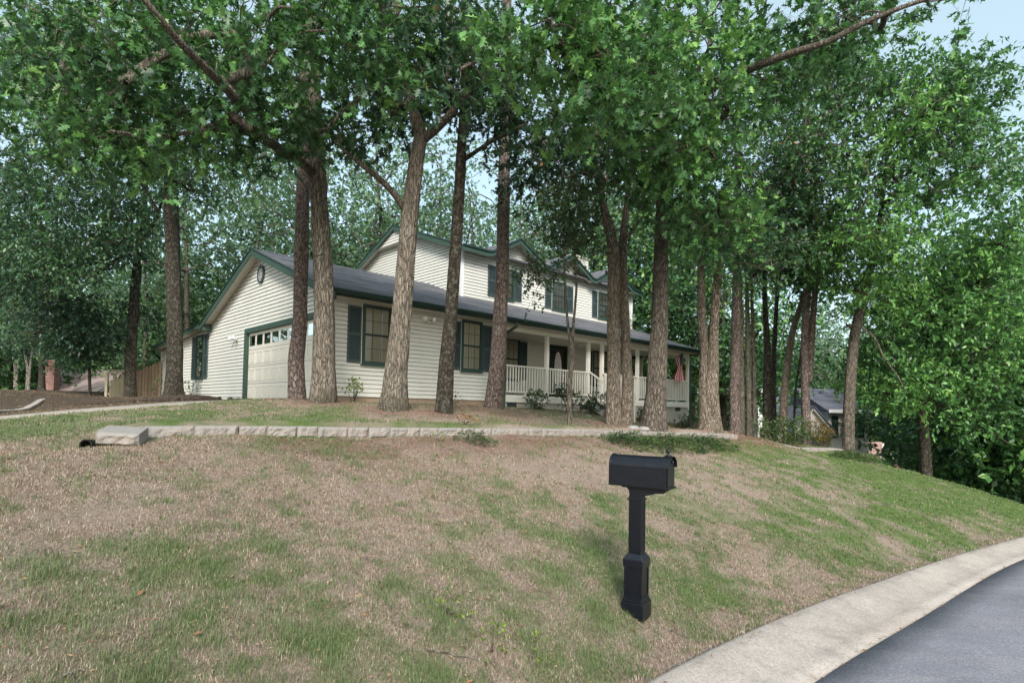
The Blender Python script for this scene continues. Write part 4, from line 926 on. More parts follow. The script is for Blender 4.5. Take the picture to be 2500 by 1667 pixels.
#@@PART3
# ------------------------------------------------------------------ leaves
def _tmpl(kind):
    if kind == 'oak':                    # lobed oak leaf, folded along the midrib
        V = [(0, 0, 0), (0, .22, 0), (0, .45, 0), (0, .68, 0), (0, 1.0, 0)]; T = []
        def lobe(x, y, i0, i1, z): n_ = len(V); V.extend([(x, y, z), (-x, y, z)]); T.extend([(i0, n_, i1), (i0, i1, n_ + 1)])
        lobe(.26, .20, 0, 1, .04); lobe(.44, .52, 1, 2, .09); lobe(.38, .86, 2, 3, .07)
        n_ = len(V); V.extend([(.17, .24, .03), (-.17, .24, .03), (.19, .46, .04), (-.19, .46, .04), (.17, .70, .04), (-.17, .70, .04)])
        T += [(0, n_, 2), (0, 2, n_ + 1), (1, n_ + 2, 3), (1, 3, n_ + 3), (2, n_ + 4, 4), (2, 4, n_ + 5)]
    elif kind == 'leaf':
        V = [(0, 0, 0), (.24, .42, .06), (0, 1, -.03), (-.24, .42, .06), (0, .5, -.02)]; T = [(0, 1, 4), (1, 2, 4), (0, 4, 3), (4, 2, 3)]
    elif kind == 'far':
        V = [(0, 0, 0), (.33, .45, .08), (0, 1, -.05), (-.33, .5, .02)]; T = [(0, 1, 2), (0, 2, 3)]
    elif kind == 'narrow':
        V = [(0, 0, 0), (.13, .4, .03), (0, 1, -.05), (-.13, .45, .03)]; T = [(0, 1, 2), (0, 2, 3)]
    else:
        V = [(0, 0, 0), (.04, .1, .0), (.02, 1, 0)]; T = [(0, 1, 2)]
    return np.array(V, float), np.array(T, int)
TM = {k: _tmpl(k) for k in ('oak', 'leaf', 'far', 'narrow', 'needle')}
def nrm(a): return a / np.maximum(np.linalg.norm(a, axis=-1, keepdims=True), 1e-9)
def leaf_mesh(name, P, D, U, S, tint, kind, m, parent):
    TV, TT = TM[kind]; D = nrm(D); A = nrm(np.cross(D, U)); Nn = np.cross(A, D)
    V = P[:, None, :] + S[:, None, None] * (A[:, None, :] * TV[None, :, 0:1] + D[:, None, :] * TV[None, :, 1:2] + Nn[:, None, :] * TV[None, :, 2:3])
    n_, k_ = len(P), len(TV); F_ = (TT[None] + (np.arange(n_) * k_)[:, None, None]).reshape(-1, 3)
    return npmesh(name, V.reshape(-1, 3), F_, np.full(len(F_), 3), m, parent, attr={'tint': np.repeat(tint, k_)})
def rnd_unit(n_, rng):
    v = rng.normal(size=(n_, 3)); return nrm(v)
def sprays(cc, rad, per, rng, ls, droop=.25, flat=.55, tintb=.45, tvar=.22, nl=9, tl=1.0):
    """leaves on short twigs: cc clump centres, rad radii, per sprays per clump"""
    Pp, Dd, Uu, Ss, Tt, tw = [], [], [], [], [], []
    for c, r in zip(cc, rad):
        k_ = max(3, int(per * (r / .7) ** 2)); o = rnd_unit(k_, rng); rr = rng.random(k_) ** .45 * r
        o[:, 2] *= flat; base = c + o * rr[:, None]
        d = nrm(o * .9 + rnd_unit(k_, rng) * .8 + np.array([0, 0, -.05])); ln = rng.uniform(.25, .5, k_) * max(.8, min(1.6, ls / .13)) * tl
        tone = tintb + (fbm(c[0] * .8, c[1] * .8, c[2] * .8) - .5) * 1.5 + rng.normal(0, .10) + rng.normal(0, .05, k_)  # random clump tone, widened to put crown shade and light into leaf colour
        d = nrm(d)
        for j in range(nl):
            s_ = rng.random(k_) ** .6 * .85 + .15
            p_ = base + d * (ln * s_)[:, None] + np.array([0, 0, -1.]) * (droop * (ln * s_ ** 2))[:, None]
            ld = nrm(d * .45 + rnd_unit(k_, rng) * 1.0 + np.array([0, 0, -droop * 1.3]))
            up = nrm(np.array([0, 0, 1.]) + rnd_unit(k_, rng) * .9)
            Pp.append(p_); Dd.append(ld); Uu.append(up); Ss.append(ls * rng.uniform(.45, 1.2, k_)); Tt.append(np.clip(tone + rng.normal(0, tvar * .8, k_), 0, .93))
        tw.append((base, base + d * ln[:, None]))
    P = np.concatenate(Pp); T = np.concatenate(Tt); dead = rng.random(len(T)) < .004; T[dead] = 1
    return P, np.concatenate(Dd), np.concatenate(Uu), np.concatenate(Ss), T, tw

# ------------------------------------------------------------------ wood
def trunk_mesh(name, pts, rad, m, parent, flare=.5, rough=.05, seed=0, k=40, dz=.06, plates=False, origin=None):
    pts = np.array(pts, float); rad = np.array(rad, float)
    d = np.r_[0, np.cumsum(np.linalg.norm(np.diff(pts, axis=0), axis=1))]; n_ = max(8, int(d[-1] / dz)); s = np.linspace(0, d[-1], n_)
    Pc = np.stack([np.interp(s, d, pts[:, i]) for i in range(3)], 1); rr = np.interp(s, d, rad)
    for _ in range(int(.35 / dz)): Pc[1:-1] = (Pc[:-2] + 2 * Pc[1:-1] + Pc[2:]) / 4; rr[1:-1] = (rr[:-2] + 2 * rr[1:-1] + rr[2:]) / 4
    T = nrm(np.gradient(Pc, axis=0)); ref = np.array([0, 1., 0]); A = nrm(np.cross(T, ref)); B = np.cross(A, T)
    th = np.linspace(0, 2 * np.pi, k, endpoint=False); TH_, S_ = np.meshgrid(th, s)
    cx, sx = np.cos(TH_), np.sin(TH_); r = rr[:, None] * np.ones_like(TH_)
    q = 1 / max(rr[0], .05)
    if plates: ridge = fbm(cx * 2.6 + seed, sx * 2.6, S_ * 2.6 + seed, 3)
    else: ridge = 1 - np.abs(2 * fbm(cx * 3.6 + seed, sx * 3.6, S_ * .9 + seed, 3) - 1) * 2
    big = fbm(cx * 1.1 + seed, sx * 1.1, S_ * .8, 2) - .5
    r = r * (1 + rough * (ridge - .5) * 2 + big * .16)
    if flare: r = r * (1 + flare * np.exp(-S_ / .28) * (1 + .45 * np.sin(TH_ * 4 + seed) + .3 * np.sin(TH_ * 7 + seed * 2)))
    V = Pc[:, None, :] + A[:, None, :] * (r * cx)[..., None] + B[:, None, :] * (r * sx)[..., None]
    idx = np.arange(n_ * k).reshape(n_, k); nx_ = np.roll(idx, -1, 1)
    qd = np.stack([idx[:-1], nx_[:-1], nx_[1:], idx[1:]], -1).reshape(-1, 4)
    V = V.reshape(-1, 3)
    if origin is not None: V = V - origin
    return npmesh(name, V, qd, np.full(len(qd), 4), m, parent, smooth=True), Pc, rr
def grow(skel, targets, rng, seg=4, wob=.10):
    """branches: attach each target to the nearest skeleton node, return list of (polyline, weight)"""
    nodes = [np.array(p) for p in skel]; par = [-1] * len(nodes); wt = [0.0] * len(nodes); root_n = len(nodes); chains = []
    order = np.argsort([min(np.linalg.norm(t - n_) for n_ in nodes) for t in targets])
    for i in order:
        t = targets[i]; NA = np.array(nodes); dv = t - NA; dist = np.linalg.norm(dv, axis=1)
        cost = dist + np.maximum(0, -dv[:, 2] + .0) * .35 + np.where(dist < .25, 5, 0)
        j = int(cost.argmin()); a = NA[j]; L_ = dist[j]; pts = [a]; ids = [j]
        off = np.array([0, 0, L_ * .10]) + rng.normal(0, wob * L_ * .6, 3)
        last = j
        for s in range(1, seg + 1):
            f_ = s / seg; p = a + (t - a) * f_ + off * math.sin(math.pi * f_) + (rng.normal(0, wob * L_ * .15, 3) if s < seg else 0)
            nodes.append(p); par.append(last); wt.append(0.); last = len(nodes) - 1; pts.append(p); ids.append(last)
        chains.append((pts, ids)); 
        q = last
        while q != -1: wt[q] += 1; q = par[q]
    return chains, wt
def branch_mesh(name, chains, wt, m, parent, r0=.011, origin=None, twigs=None, extra=None, rmax=.2, pw=.5):
    k = MB()
    for pts, ids in chains:
        rads = [min(rmax, r0 * (max(1, wt[i]) ** pw)) for i in ids]; rads[0] = min(rads[0], rads[1] * 1.25); rads[-1] *= .7
        if origin is not None: pts = [p - origin for p in pts]
        k.tube(pts, rads, 6 if rads[0] > .03 else 4, cap=False)
    if extra: 
        for pts, rads in extra: k.tube([p - origin if origin is not None else p for p in pts], rads, 10, cap=False)
    V = np.array(k.v, float).reshape(-1, 3); sz = np.array([len(f) for f in k.f], int); lp = np.array([i for f in k.f for i in f], int)
    if twigs:
        B = np.concatenate([t[0] for t in twigs]); E_ = np.concatenate([t[1] for t in twigs])
        if origin is not None: B = B - origin; E_ = E_ - origin
        w = .0045; T4 = np.stack([B - [w, 0, 0], B + [w, 0, 0], E_ + [0, 0, w * .5], B + [0, 0, w * 1.6]], 1); n0 = len(V)
        Ft = (np.array([[0, 1, 2], [0, 2, 3], [1, 3, 2]])[None] + (np.arange(len(B)) * 4)[:, None, None] + n0).reshape(-1, 3)
        V = np.concatenate([V, T4.reshape(-1, 3)]); lp = np.r_[lp, Ft.ravel()]; sz = np.r_[sz, np.full(len(Ft), 3)]
    return npmesh(name, V, lp, sz, m, parent, smooth=True)
def zone(cx, cy, rx, ry, Y, dY, n_, rng, ok=None):
    out = []
    while len(out) < n_:
        a = rng.uniform(-1, 1, 3)
        if (a ** 2).sum() > 1: continue
        p = at(cx + a[0] * rx, cy + a[1] * ry, Y + a[2] * dY); out.append(p)
    return out
NT = [0]
def tree(label, base, path, zones, bark, leafm, kind='leaf', ls=.13, rad=.6, per=16, limbs=(), tint=.45, flare=.4, rough=.06, seed=1, name='oak_tree', cat='tree', group=None, droop=.25, plates=False, k=40, dz=.06, nl=9, r0=.011, twig=True, extra_trunks=(), flat=.55, dens=1.0):
    rng = np.random.default_rng(seed); b = at(*base[:3]); b = b.copy(); b[2] = gz(b) - .0
    root = empty(name, tuple(b), 0, label, cat, group)
    def build_path(pa, b0=None):
        pts = []; rr = []
        if b0 is not None: pts.append(b0 - np.array([0, 0, .25])); rr.append(base[-1] / 2)
        for q in pa:
            pts.append(at(q[0], q[1], q[2]) if b0 is None or True else 0); rr.append(q[3] / 2)
        return pts, rr
    pts, rr = build_path(path, b); rr = [x * .87 for x in rr]
    tr, Pc, R_ = trunk_mesh('trunk', pts, rr, M[bark], root, flare, rough, seed, k, dz, plates, b)
    skel = [p for p in Pc[int(len(Pc) * .35)::10]]
    ex = []
    for et in extra_trunks:
        p2, r2 = build_path(et[1:], None); 
        if et[0]: p2 = [b + np.array(et[0]) - np.array([0, 0, .2])] + p2; r2 = [r2[0] * 1.05] + r2
        trunk_mesh('trunk', p2, r2, M[bark], root, flare if et[0] else 0, rough, seed + 5, k, dz, plates, b); skel += [p for p in p2[1:]]
    for lb in limbs:
        p2 = [at(q[0], q[1], q[2]) for q in lb]; r2 = [q[3] * .42 for q in lb]
        _, Pl, _ = trunk_mesh('limb', p2, r2, M['bark_mid' if bark == 'bark_oak' else bark], root, 0, rough, seed + 9, 14, .12, plates, b); skel += [p for p in Pl[1::4]]
    cc = []
    for z in zones: cc += zone(*z[:6], max(1, int(z[6] * dens)), rng)
    if cc:
        ch, wt = grow(skel, cc, rng)
        rads = rad * rng.uniform(.7, 1.25, len(cc))
        P, D, U, S, T, tw = sprays(cc, rads, per, rng, ls, droop, flat, tint, .25, nl)
        branch_mesh('limbs', ch, wt, M[bark], root, r0, b, tw if twig else None)
        leaf_mesh('crown', P - b, D, U, S, T, kind, M[leafm], root); NT[0] += len(P)
    return root
BP = lambda k, d: (*TB[k], d)
X = 'oak_tree'
# near trees, left to right
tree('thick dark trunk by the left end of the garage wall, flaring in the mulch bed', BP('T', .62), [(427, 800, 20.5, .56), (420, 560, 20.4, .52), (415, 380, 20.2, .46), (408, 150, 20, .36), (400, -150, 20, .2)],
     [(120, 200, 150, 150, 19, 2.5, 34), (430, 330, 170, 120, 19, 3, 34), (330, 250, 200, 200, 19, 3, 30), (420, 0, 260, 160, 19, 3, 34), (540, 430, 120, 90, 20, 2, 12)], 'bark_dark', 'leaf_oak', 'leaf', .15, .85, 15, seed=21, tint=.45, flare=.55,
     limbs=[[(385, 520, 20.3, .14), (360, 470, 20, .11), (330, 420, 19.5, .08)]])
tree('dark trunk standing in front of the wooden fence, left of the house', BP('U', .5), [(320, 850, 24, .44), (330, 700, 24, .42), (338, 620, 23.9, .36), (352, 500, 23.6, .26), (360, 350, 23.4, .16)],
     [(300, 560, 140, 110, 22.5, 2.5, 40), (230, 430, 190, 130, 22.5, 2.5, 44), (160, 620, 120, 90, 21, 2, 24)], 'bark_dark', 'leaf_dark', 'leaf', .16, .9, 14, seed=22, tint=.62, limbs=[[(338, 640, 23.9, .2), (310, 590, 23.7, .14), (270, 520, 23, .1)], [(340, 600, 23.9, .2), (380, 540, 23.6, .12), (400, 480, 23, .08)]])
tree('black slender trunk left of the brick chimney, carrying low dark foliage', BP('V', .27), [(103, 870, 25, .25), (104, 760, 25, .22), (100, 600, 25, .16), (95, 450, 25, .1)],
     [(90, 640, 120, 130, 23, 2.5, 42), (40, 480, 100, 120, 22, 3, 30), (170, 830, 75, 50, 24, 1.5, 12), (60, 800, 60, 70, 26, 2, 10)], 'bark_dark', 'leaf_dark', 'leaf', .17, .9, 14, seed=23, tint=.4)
tree('small dark tree with thin stem in front of the brown neighbouring roof', BP('Ww', .13), [(218, 900, 24, .12), (214, 830, 24, .1), (210, 770, 24, .07)],
     [(205, 810, 85, 60, 23.5, 1.5, 30), (210, 862, 60, 20, 23.4, 1, 5), (150, 760, 80, 50, 23, 1.5, 16), (300, 760, 70, 60, 25, 1.5, 10)], 'bark_dark', 'leaf_dark', 'leaf', .17, .7, 14, seed=24, tint=.3, flare=.1, name='young_tree', r0=.008)
tree('reddish plated pine trunk in front of the garage door, left of the paler oak', BP('A', .46), [(722, 880, 13.4, .42), (733, 780, 13.4, .37), (735, 640, 13.45, .36), (740, 450, 13.5, .33), (742, 200, 13.6, .3), (745, -200, 13.7, .24)],
     [(745, -260, 260, 160, 13.5, 2, 16)], 'bark_pine', 'pine_needle', 'narrow', .2, .7, 12, seed=25, flare=.18, plates=True, k=48, dz=.05, name='pine_tree', twig=False)
TREE_B = tree('broad pale oak trunk with a knot scar, right of the pine at the garage corner', BP('B', .62), [(790, 900, 12.4, .53), (792, 760, 12.4, .47), (788, 640, 12.4, .44), (778, 480, 12.4, .41), (772, 350, 12.4, .34), (764, 180, 12.4, .3), (758, 0, 12.4, .25), (755, -250, 12.4, .16)],
     [(330, 235, 250, 150, 9.6, 1.4, 38), (560, 290, 170, 90, 10.2, 1.0, 26), (740, 170, 120, 110, 13.6, .9, 26), (690, 290, 70, 50, 11.6, .6, 6), (880, 120, 170, 140, 10.6, 1.4, 24), (60, 180, 130, 160, 11, 1.6, 30), (620, 60, 220, 120, 9.4, 1.6, 30), (250, 60, 260, 120, 8.8, 1.5, 26), (560, -120, 500, 90, 10, 2, 26), (180, 380, 140, 70, 9.8, 1.2, 12), (760, 320, 90, 30, 11, 1, 8)],
     'bark_oak', 'leaf_bright', 'oak', .172, .55, 15, seed=26, tint=.42, flare=.28, k=64, dz=.04, rough=.085,
     limbs=[[(770, 430, 12.4, .24), (745, 405, 12.0, .21), (700, 372, 11.2, .19), (650, 345, 10.2, .16), (600, 270, 9.2, .15), (540, 205, 8.4, .135), (490, 155, 7.9, .125), (430, 95, 7.5, .115), (385, 40, 7.2, .105), (335, -20, 7.0, .085)],
            [(770, 215, 12.4, .16), (720, 190, 12, .12), (660, 185, 11.5, .09), (600, 210, 11, .06)]])
kp = at(779, 613, 12.165) - np.array(TREE_B.location); k = MB()
for r0_, r1_, y0_, y1_ in ((.085, .075, .03, -.012), (.075, .045, -.012, -.004), (.045, .008, -.004, .006)):
    n0 = len(k.v); k.v += [(kp[0] + r_ * math.cos(j * .3927) * (1 + .08 * math.sin(j * 3)), kp[1] + y_, kp[2] + r_ * 1.1 * math.sin(j * .3927)) for r_, y_ in ((r0_, y0_), (r1_, y1_)) for j in range(16)]; k.f += [(n0 + j, n0 + (j + 1) % 16, n0 + 16 + (j + 1) % 16, n0 + 16 + j) for j in range(16)]
k.build('knot', M['bark_pale'], TREE_B, smooth=True)
tree('leaning oak trunk in front of the first lit window, forked high up', BP('C', .60), [(968, 900, 11.6, .50), (980, 780, 11.6, .44), (992, 620, 11.6, .385), (1003, 500, 11.6, .36), (1015, 400, 11.6, .33), (1028, 330, 11.6, .30), (1000, 240, 11.6, .2), (975, 120, 11.5, .16), (960, -80, 11.4, .1)],
     [(1010, 200, 130, 110, 12.8, .9, 28), (1130, 110, 170, 120, 10.4, 1.6, 26), (980, 30, 180, 90, 10.4, 1.6, 24), (930, 230, 90, 80, 12.4, 1.0, 14), (1180, 230, 110, 80, 12.2, 1.0, 20), (1000, -120, 300, 80, 11, 2, 16), (860, 330, 60, 30, 11.4, .8, 6)],
     'bark_oak', 'leaf_oak', 'oak', .168, .52, 15, seed=27, tint=.3, flare=.42, k=64, dz=.04, rough=.085,
     limbs=[[(992, 520, 11.6, .17), (965, 475, 11.4, .15), (925, 435, 11.2, .13), (885, 405, 11, .11), (850, 375, 10.9, .09), (815, 345, 10.7, .06)],
            [(1025, 345, 11.6, .24), (1060, 320, 11.5, .2), (1095, 285, 11.3, .18), (1130, 240, 11.1, .15), (1170, 200, 10.9, .12), (1215, 130, 10.7, .08)]])
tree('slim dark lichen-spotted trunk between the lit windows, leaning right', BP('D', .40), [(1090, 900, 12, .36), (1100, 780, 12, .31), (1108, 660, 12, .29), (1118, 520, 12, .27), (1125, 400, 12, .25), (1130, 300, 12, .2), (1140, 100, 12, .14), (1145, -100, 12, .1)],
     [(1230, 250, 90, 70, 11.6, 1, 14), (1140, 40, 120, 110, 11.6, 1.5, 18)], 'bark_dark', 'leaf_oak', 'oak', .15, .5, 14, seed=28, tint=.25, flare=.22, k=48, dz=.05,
     limbs=[[(1126, 395, 12, .12), (1155, 375, 11.9, .1), (1200, 345, 11.7, .085), (1240, 325, 11.5, .075), (1290, 300, 11.3, .05)]])
tree('tall straight reddish pine trunk at the left end of the porch', BP('E', .57), [(1215, 900, 15, .49), (1220, 800, 15, .43), (1226, 680, 15, .39), (1230, 500, 15, .37), (1232, 340, 15.1, .33), (1236, 150, 15.2, .3), (1240, -200, 15.4, .24)],
     [(1240, -240, 200, 120, 15, 2, 14)], 'bark_pine', 'pine_needle', 'narrow', .2, .7, 12, seed=29, flare=.16, plates=True, k=48, dz=.05, name='pine_tree', twig=False)
tree('thin two-stemmed sapling in front of the porch rail', BP('F', .12), [(1391, 950, 12, .11), (1393, 900, 12, .115), (1400, 880, 12, .12), (1394, 840, 12, .09), (1386, 790, 12, .06), (1380, 700, 12, .05), (1376, 600, 12, .035), (1380, 520, 12, .02)],
     [(1375, 570, 70, 60, 11.9, .7, 13), (1330, 660, 60, 35, 11.9, .5, 6), (1400, 470, 80, 50, 11.8, .8, 10), (1300, 745, 25, 14, 11.9, .2, 1), (1440, 590, 30, 25, 12, .4, 3)], 'bark_mid', 'leaf_shrub', 'leaf', .10, .32, 75, seed=30, tint=.3, flare=.0, k=16, r0=.005, name='sapling', nl=8,
     extra_trunks=[(None, (1400, 878, 12, .10), (1397, 830, 12, .07), (1402, 770, 12, .055), (1408, 700, 12, .045), (1402, 600, 12, .03), (1408, 540, 12, .02))])
tree('double oak trunk in front of the porch steps, left stem pale and right stem dark', BP('G', .42), [(1498, 900, 14, .34), (1498, 780, 14, .33), (1500, 660, 14, .34), (1495, 590, 14, .30), (1482, 540, 14, .24), (1470, 490, 14, .17), (1455, 420, 14, .12), (1440, 330, 14, .08)],
     [(1390, 400, 120, 100, 13.6, 1.3, 30), (1490, 310, 130, 120, 12.4, 1.5, 34), (1330, 330, 90, 90, 12.6, 1.2, 18), (1290, 450, 50, 60, 14.2, .8, 8), (1400, 540, 50, 40, 14.8, .6, 6), (1440, 620, 30, 20, 14, .3, 2)], 'bark_tan', 'leaf_oak', 'oak', .14, .55, 15, seed=31, tint=.22, flare=.25, k=56, dz=.045, rough=.09,
     extra_trunks=[((.33, .12, 0), (1532, 960, 14.2, .28), (1530, 880, 14.2, .22), (1524, 760, 14.2, .22), (1518, 650, 14.2, .24), (1522, 580, 14.2, .21), (1530, 500, 14.2, .14), (1540, 400, 14, .08))],
     limbs=[[(1524, 590, 14.1, .1), (1548, 560, 14, .08), (1575, 520, 13.8, .05)]])
tree('stout straight oak trunk right of the double trunk, with a bulge halfway up', BP('H', .66), [(1602, 950, 13.3, .50), (1606, 860, 13.3, .46), (1610, 800, 13.3, .43), (1612, 680, 13.3, .385), (1615, 560, 13.3, .35), (1618, 480, 13.3, .33), (1622, 380, 13.2, .28), (1640, 260, 13, .22), (1650, 100, 12.8, .16), (1655, -120, 12.5, .1)],
     [(1690, 430, 130, 110, 11.6, 1.3, 36), (1600, 330, 130, 110, 11, 1.5, 34), (1480, 180, 160, 130, 8.2, 1.1, 38), (1400, 60, 160, 100, 8, 1.1, 24), (1720, 240, 140, 120, 11, 1.5, 30), (1900, 110, 170, 100, 11.2, 1.2, 32), (2060, 60, 130, 60, 10.2, 1.2, 18), (1760, 540, 80, 50, 12.2, 1, 12), (1650, 60, 160, 100, 9.6, 1.4, 26), (1800, -90, 400, 60, 10.5, 2, 20), (2345, -14, 30, 12, 9.6, .2, 2), (1560, 420, 70, 40, 12.4, .8, 7)],
     'bark_mid', 'leaf_bright', 'oak', .168, .52, 15, seed=32, tint=.5, flare=.38, k=64, dz=.04, rough=.06,
     limbs=[[(1618, 555, 13.3, .16), (1640, 560, 13.2, .15), (1670, 562, 13.1, .13), (1695, 545, 13, .12), (1712, 515, 12.9, .09)],
            [(1650, 300, 12.9, .2), (1700, 245, 12.0, .19), (1760, 200, 10.9, .18), (1850, 160, 10, .16), (1940, 128, 9.5, .14), (2020, 105, 9.2, .12), (2110, 55, 9.0, .10), (2210, 15, 8.9, .085), (2290, -10, 8.8, .07)],
            [(1640, 280, 13, .16), (1600, 200, 11.5, .13), (1540, 120, 9.8, .1), (1450, 60, 8.7, .07)]])
tree('pale twin-stemmed trunk with peeling bark at the right end of the porch', BP('I', .50), [(1722, 950, 15.1, .36), (1720, 850, 15.1, .26), (1713, 780, 15.1, .24), (1712, 680, 15.1, .2), (1705, 560, 15.1, .15)],
     [(1760, 560, 110, 80, 14.6, 1.3, 26), (1850, 600, 110, 90, 15.4, 1.5, 26), (1700, 520, 60, 60, 15, 1, 10)], 'bark_tan', 'leaf_oak', 'leaf', .15, .6, 14, seed=33, tint=.45, flare=.2, k=48, dz=.05, rough=.11,
     extra_trunks=[((.18, .05, 0), (1736, 960, 15, .34), (1740, 900, 15, .29), (1743, 800, 15, .22), (1750, 700, 15, .2), (1760, 630, 15, .15), (1775, 560, 15, .1))])
tree('straight reddish pine behind the right end of the retaining wall', BP('J', .38), [(1793, 950, 17, .33), (1796, 850, 17, .31), (1798, 700, 17, .28), (1800, 500, 17, .24), (1802, 250, 17, .18)],
     [(1800, 560, 90, 60, 17, 1.3, 10)], 'bark_pine', 'leaf_oak', 'leaf', .15, .65, 12, seed=34, flare=.14, plates=True, name='pine_tree', k=36)
for kk, (key, lab, top, d) in enumerate((('K', 'first thin grey trunk to the right of the straight pine', 1808, .2), ('K2', 'second thin grey trunk to the right of the straight pine', 1824, .21), ('K3', 'thinnest trunk of the row, beside the white neighbouring chimney', 1836, .15))):
    tree(lab, BP(key, d), [(TB[key][0] - 2, 900, TB[key][2], d * .9), (top, 740, TB[key][2], d * .75), (top - 3, 560, TB[key][2], d * .5), (top - 4, 420, TB[key][2], d * .3)],
         [(top + 10, 560, 70, 110, TB[key][2], 1.5, 14)], 'bark_mid', 'leaf_oak', 'leaf', .16, .65, 12, seed=40 + kk, tint=.4, flare=.1, k=24, dz=.1, name='young_tree')
tree('nearly black leaning trunk behind the azalea shrub', BP('Lt', .37), [(1872, 950, 20, .29), (1874, 850, 20, .24), (1868, 760, 20, .2), (1865, 640, 20, .15)], [(1890, 640, 110, 70, 19.5, 2, 24), (1860, 520, 110, 90, 19, 2, 22)], 'bark_dark', 'leaf_oak', 'leaf', .16, .8, 13, seed=45, tint=.35, flare=.2, k=30, dz=.09)
tree('narrow dark trunk tight against the nearly black one', BP('M', .24), [(1888, 950, 21.5, .2), (1890, 850, 21.5, .19), (1896, 740, 21.5, .16), (1905, 640, 21.5, .12)], [(1940, 640, 90, 60, 21, 1.5, 16)], 'bark_dark', 'leaf_oak', 'leaf', .16, .8, 12, seed=46, tint=.35, flare=.1, k=24, dz=.1)
tree('brown trunk curving to the right behind the azalea shrub', BP('Nn', .31), [(1916, 950, 19, .27), (1924, 880, 19, .25), (1934, 810, 19, .23), (1950, 760, 19, .19), (1968, 700, 18.8, .14)], [(1980, 660, 90, 50, 18.5, 1.5, 18), (2010, 560, 100, 80, 18, 1.5, 20)], 'bark_tan', 'leaf_oak', 'leaf', .16, .75, 13, seed=47, tint=.42, flare=.1, k=30, dz=.09)
tree('very thin slanting stem between two brown trunks', BP('On', .10), [(1942, 950, 20.5, .085), (1953, 880, 20.5, .075), (1962, 800, 20.5, .05)], [(1970, 760, 40, 40, 20.5, 1, 5)], 'bark_dark', 'leaf_oak', 'leaf', .15, .6, 12, seed=48, flare=0, k=12, dz=.15, name='young_tree')
tree('tall forked pine trunk rising through the azalea shrubs beside the low edging', BP('P', .34), [(1966, 950, 18, .29), (1964, 850, 18, .27), (1968, 760, 18, .24), (1975, 650, 18, .2), (1980, 500, 18, .16), (1985, 300, 18, .1)],
     [(1990, 430, 170, 120, 16.5, 2, 44), (1900, 330, 160, 130, 16.5, 2, 38), (2080, 300, 150, 130, 16.5, 2, 34), (1900, 470, 110, 70, 17, 1.5, 18), (1990, 560, 110, 60, 17, 1.5, 16), (2010, 180, 150, 90, 16.5, 2, 22)], 'bark_pine', 'leaf_oak', 'leaf', .16, .75, 14, seed=49, tint=.5, flare=.1, plates=True, k=36,
     extra_trunks=[(None, (1976, 930, 18, .2), (1980, 840, 18, .2), (1986, 760, 18, .18), (1994, 680, 18, .14), (2004, 590, 18, .1))],
     limbs=[[(1975, 640, 18, .1), (1950, 500, 17.5, .09), (1900, 440, 17, .08), (1960, 400, 16.5, .07), (2040, 378, 16.2, .06), (2140, 385, 16, .05), (2230, 370, 15.9, .035)], [(1890, 450, 17, .07), (1980, 370, 16, .06), (2080, 345, 15.7, .05), (2200, 310, 15.5, .035)]])
tree('smooth grey trunk standing alone on the crest of the bank, right of the shrubs', BP('Q', .38), [(2073, 1000, 17, .35), (2078, 900, 17, .34), (2086, 820, 17, .32), (2096, 770, 17, .31), (2108, 740, 17, .26), (2125, 660, 17, .2), (2150, 520, 16.8, .15), (2170, 350, 16.5, .1)],
     [(2170, 560, 140, 110, 15.8, 1.8, 34), (2230, 400, 160, 120, 15.4, 1.8, 38), (2230, 230, 150, 90, 15.2, 1.6, 30), (2370, 330, 110, 110, 15.2, 1.5, 26), (2360, 190, 60, 60, 15, 1, 9), (2080, 640, 90, 60, 16.5, 1.2, 14), (2120, 160, 80, 70, 15.6, 1.2, 12), (2440, 420, 80, 120, 15.5, 1.5, 16), (2140, 720, 60, 40, 16.6, 1, 8)], 'bark_mid', 'leaf_bright', 'leaf', .165, .7, 16, seed=50, tint=.55, flare=.14, k=48, dz=.06, rough=.03,
     limbs=[[(2078, 800, 17, .08), (2060, 790, 16.8, .075), (2110, 800, 16.5, .07), (2140, 828, 16.4, .065), (2155, 870, 16.3, .055), (2190, 915, 16.2, .045), (2215, 960, 16.1, .03)]])
tree('tree with dark trunk where the lawn drops away at the far right of the crest', BP('Rr', .42), [(2258, 1100, 19, .37), (2254, 1030, 19, .36), (2256, 950, 19, .28), (2265, 860, 19, .2), (2275, 750, 19, .14), (2285, 640, 19, .08)],
     [(2280, 830, 150, 110, 18, 1.8, 46), (2200, 920, 100, 80, 18.2, 1.4, 26), (2360, 950, 110, 100, 18.4, 1.6, 30), (2380, 720, 120, 110, 17.5, 1.6, 30), (2200, 720, 90, 70, 18, 1.4, 18), (2140, 880, 50, 60, 18.5, 1, 8), (2440, 850, 80, 110, 17.8, 1.4, 20), (2300, 640, 150, 70, 17.6, 1.5, 24), (2440, 600, 90, 90, 17, 1.4, 18)], 'bark_dark', 'leaf_bright', 'leaf', .165, .7, 16, seed=51, tint=.62, flare=.15, k=40)
tree('small dark tree beyond the lawn crest near the right edge', (2372, 1212, 27, .3), [(2368, 1150, 27, .26), (2372, 1100, 27, .2), (2360, 1030, 27, .15)],
     [(2380, 1110, 90, 60, 26.5, 1.8, 30), (2450, 1070, 80, 90, 26, 2, 26), (2330, 1060, 60, 50, 27, 1.5, 12), (2440, 1180, 60, 30, 26, 1.5, 10)], 'bark_dark', 'leaf_shrub', 'leaf', .17, .9, 13, seed=52, tint=.5, flare=.1, k=24, dz=.1)
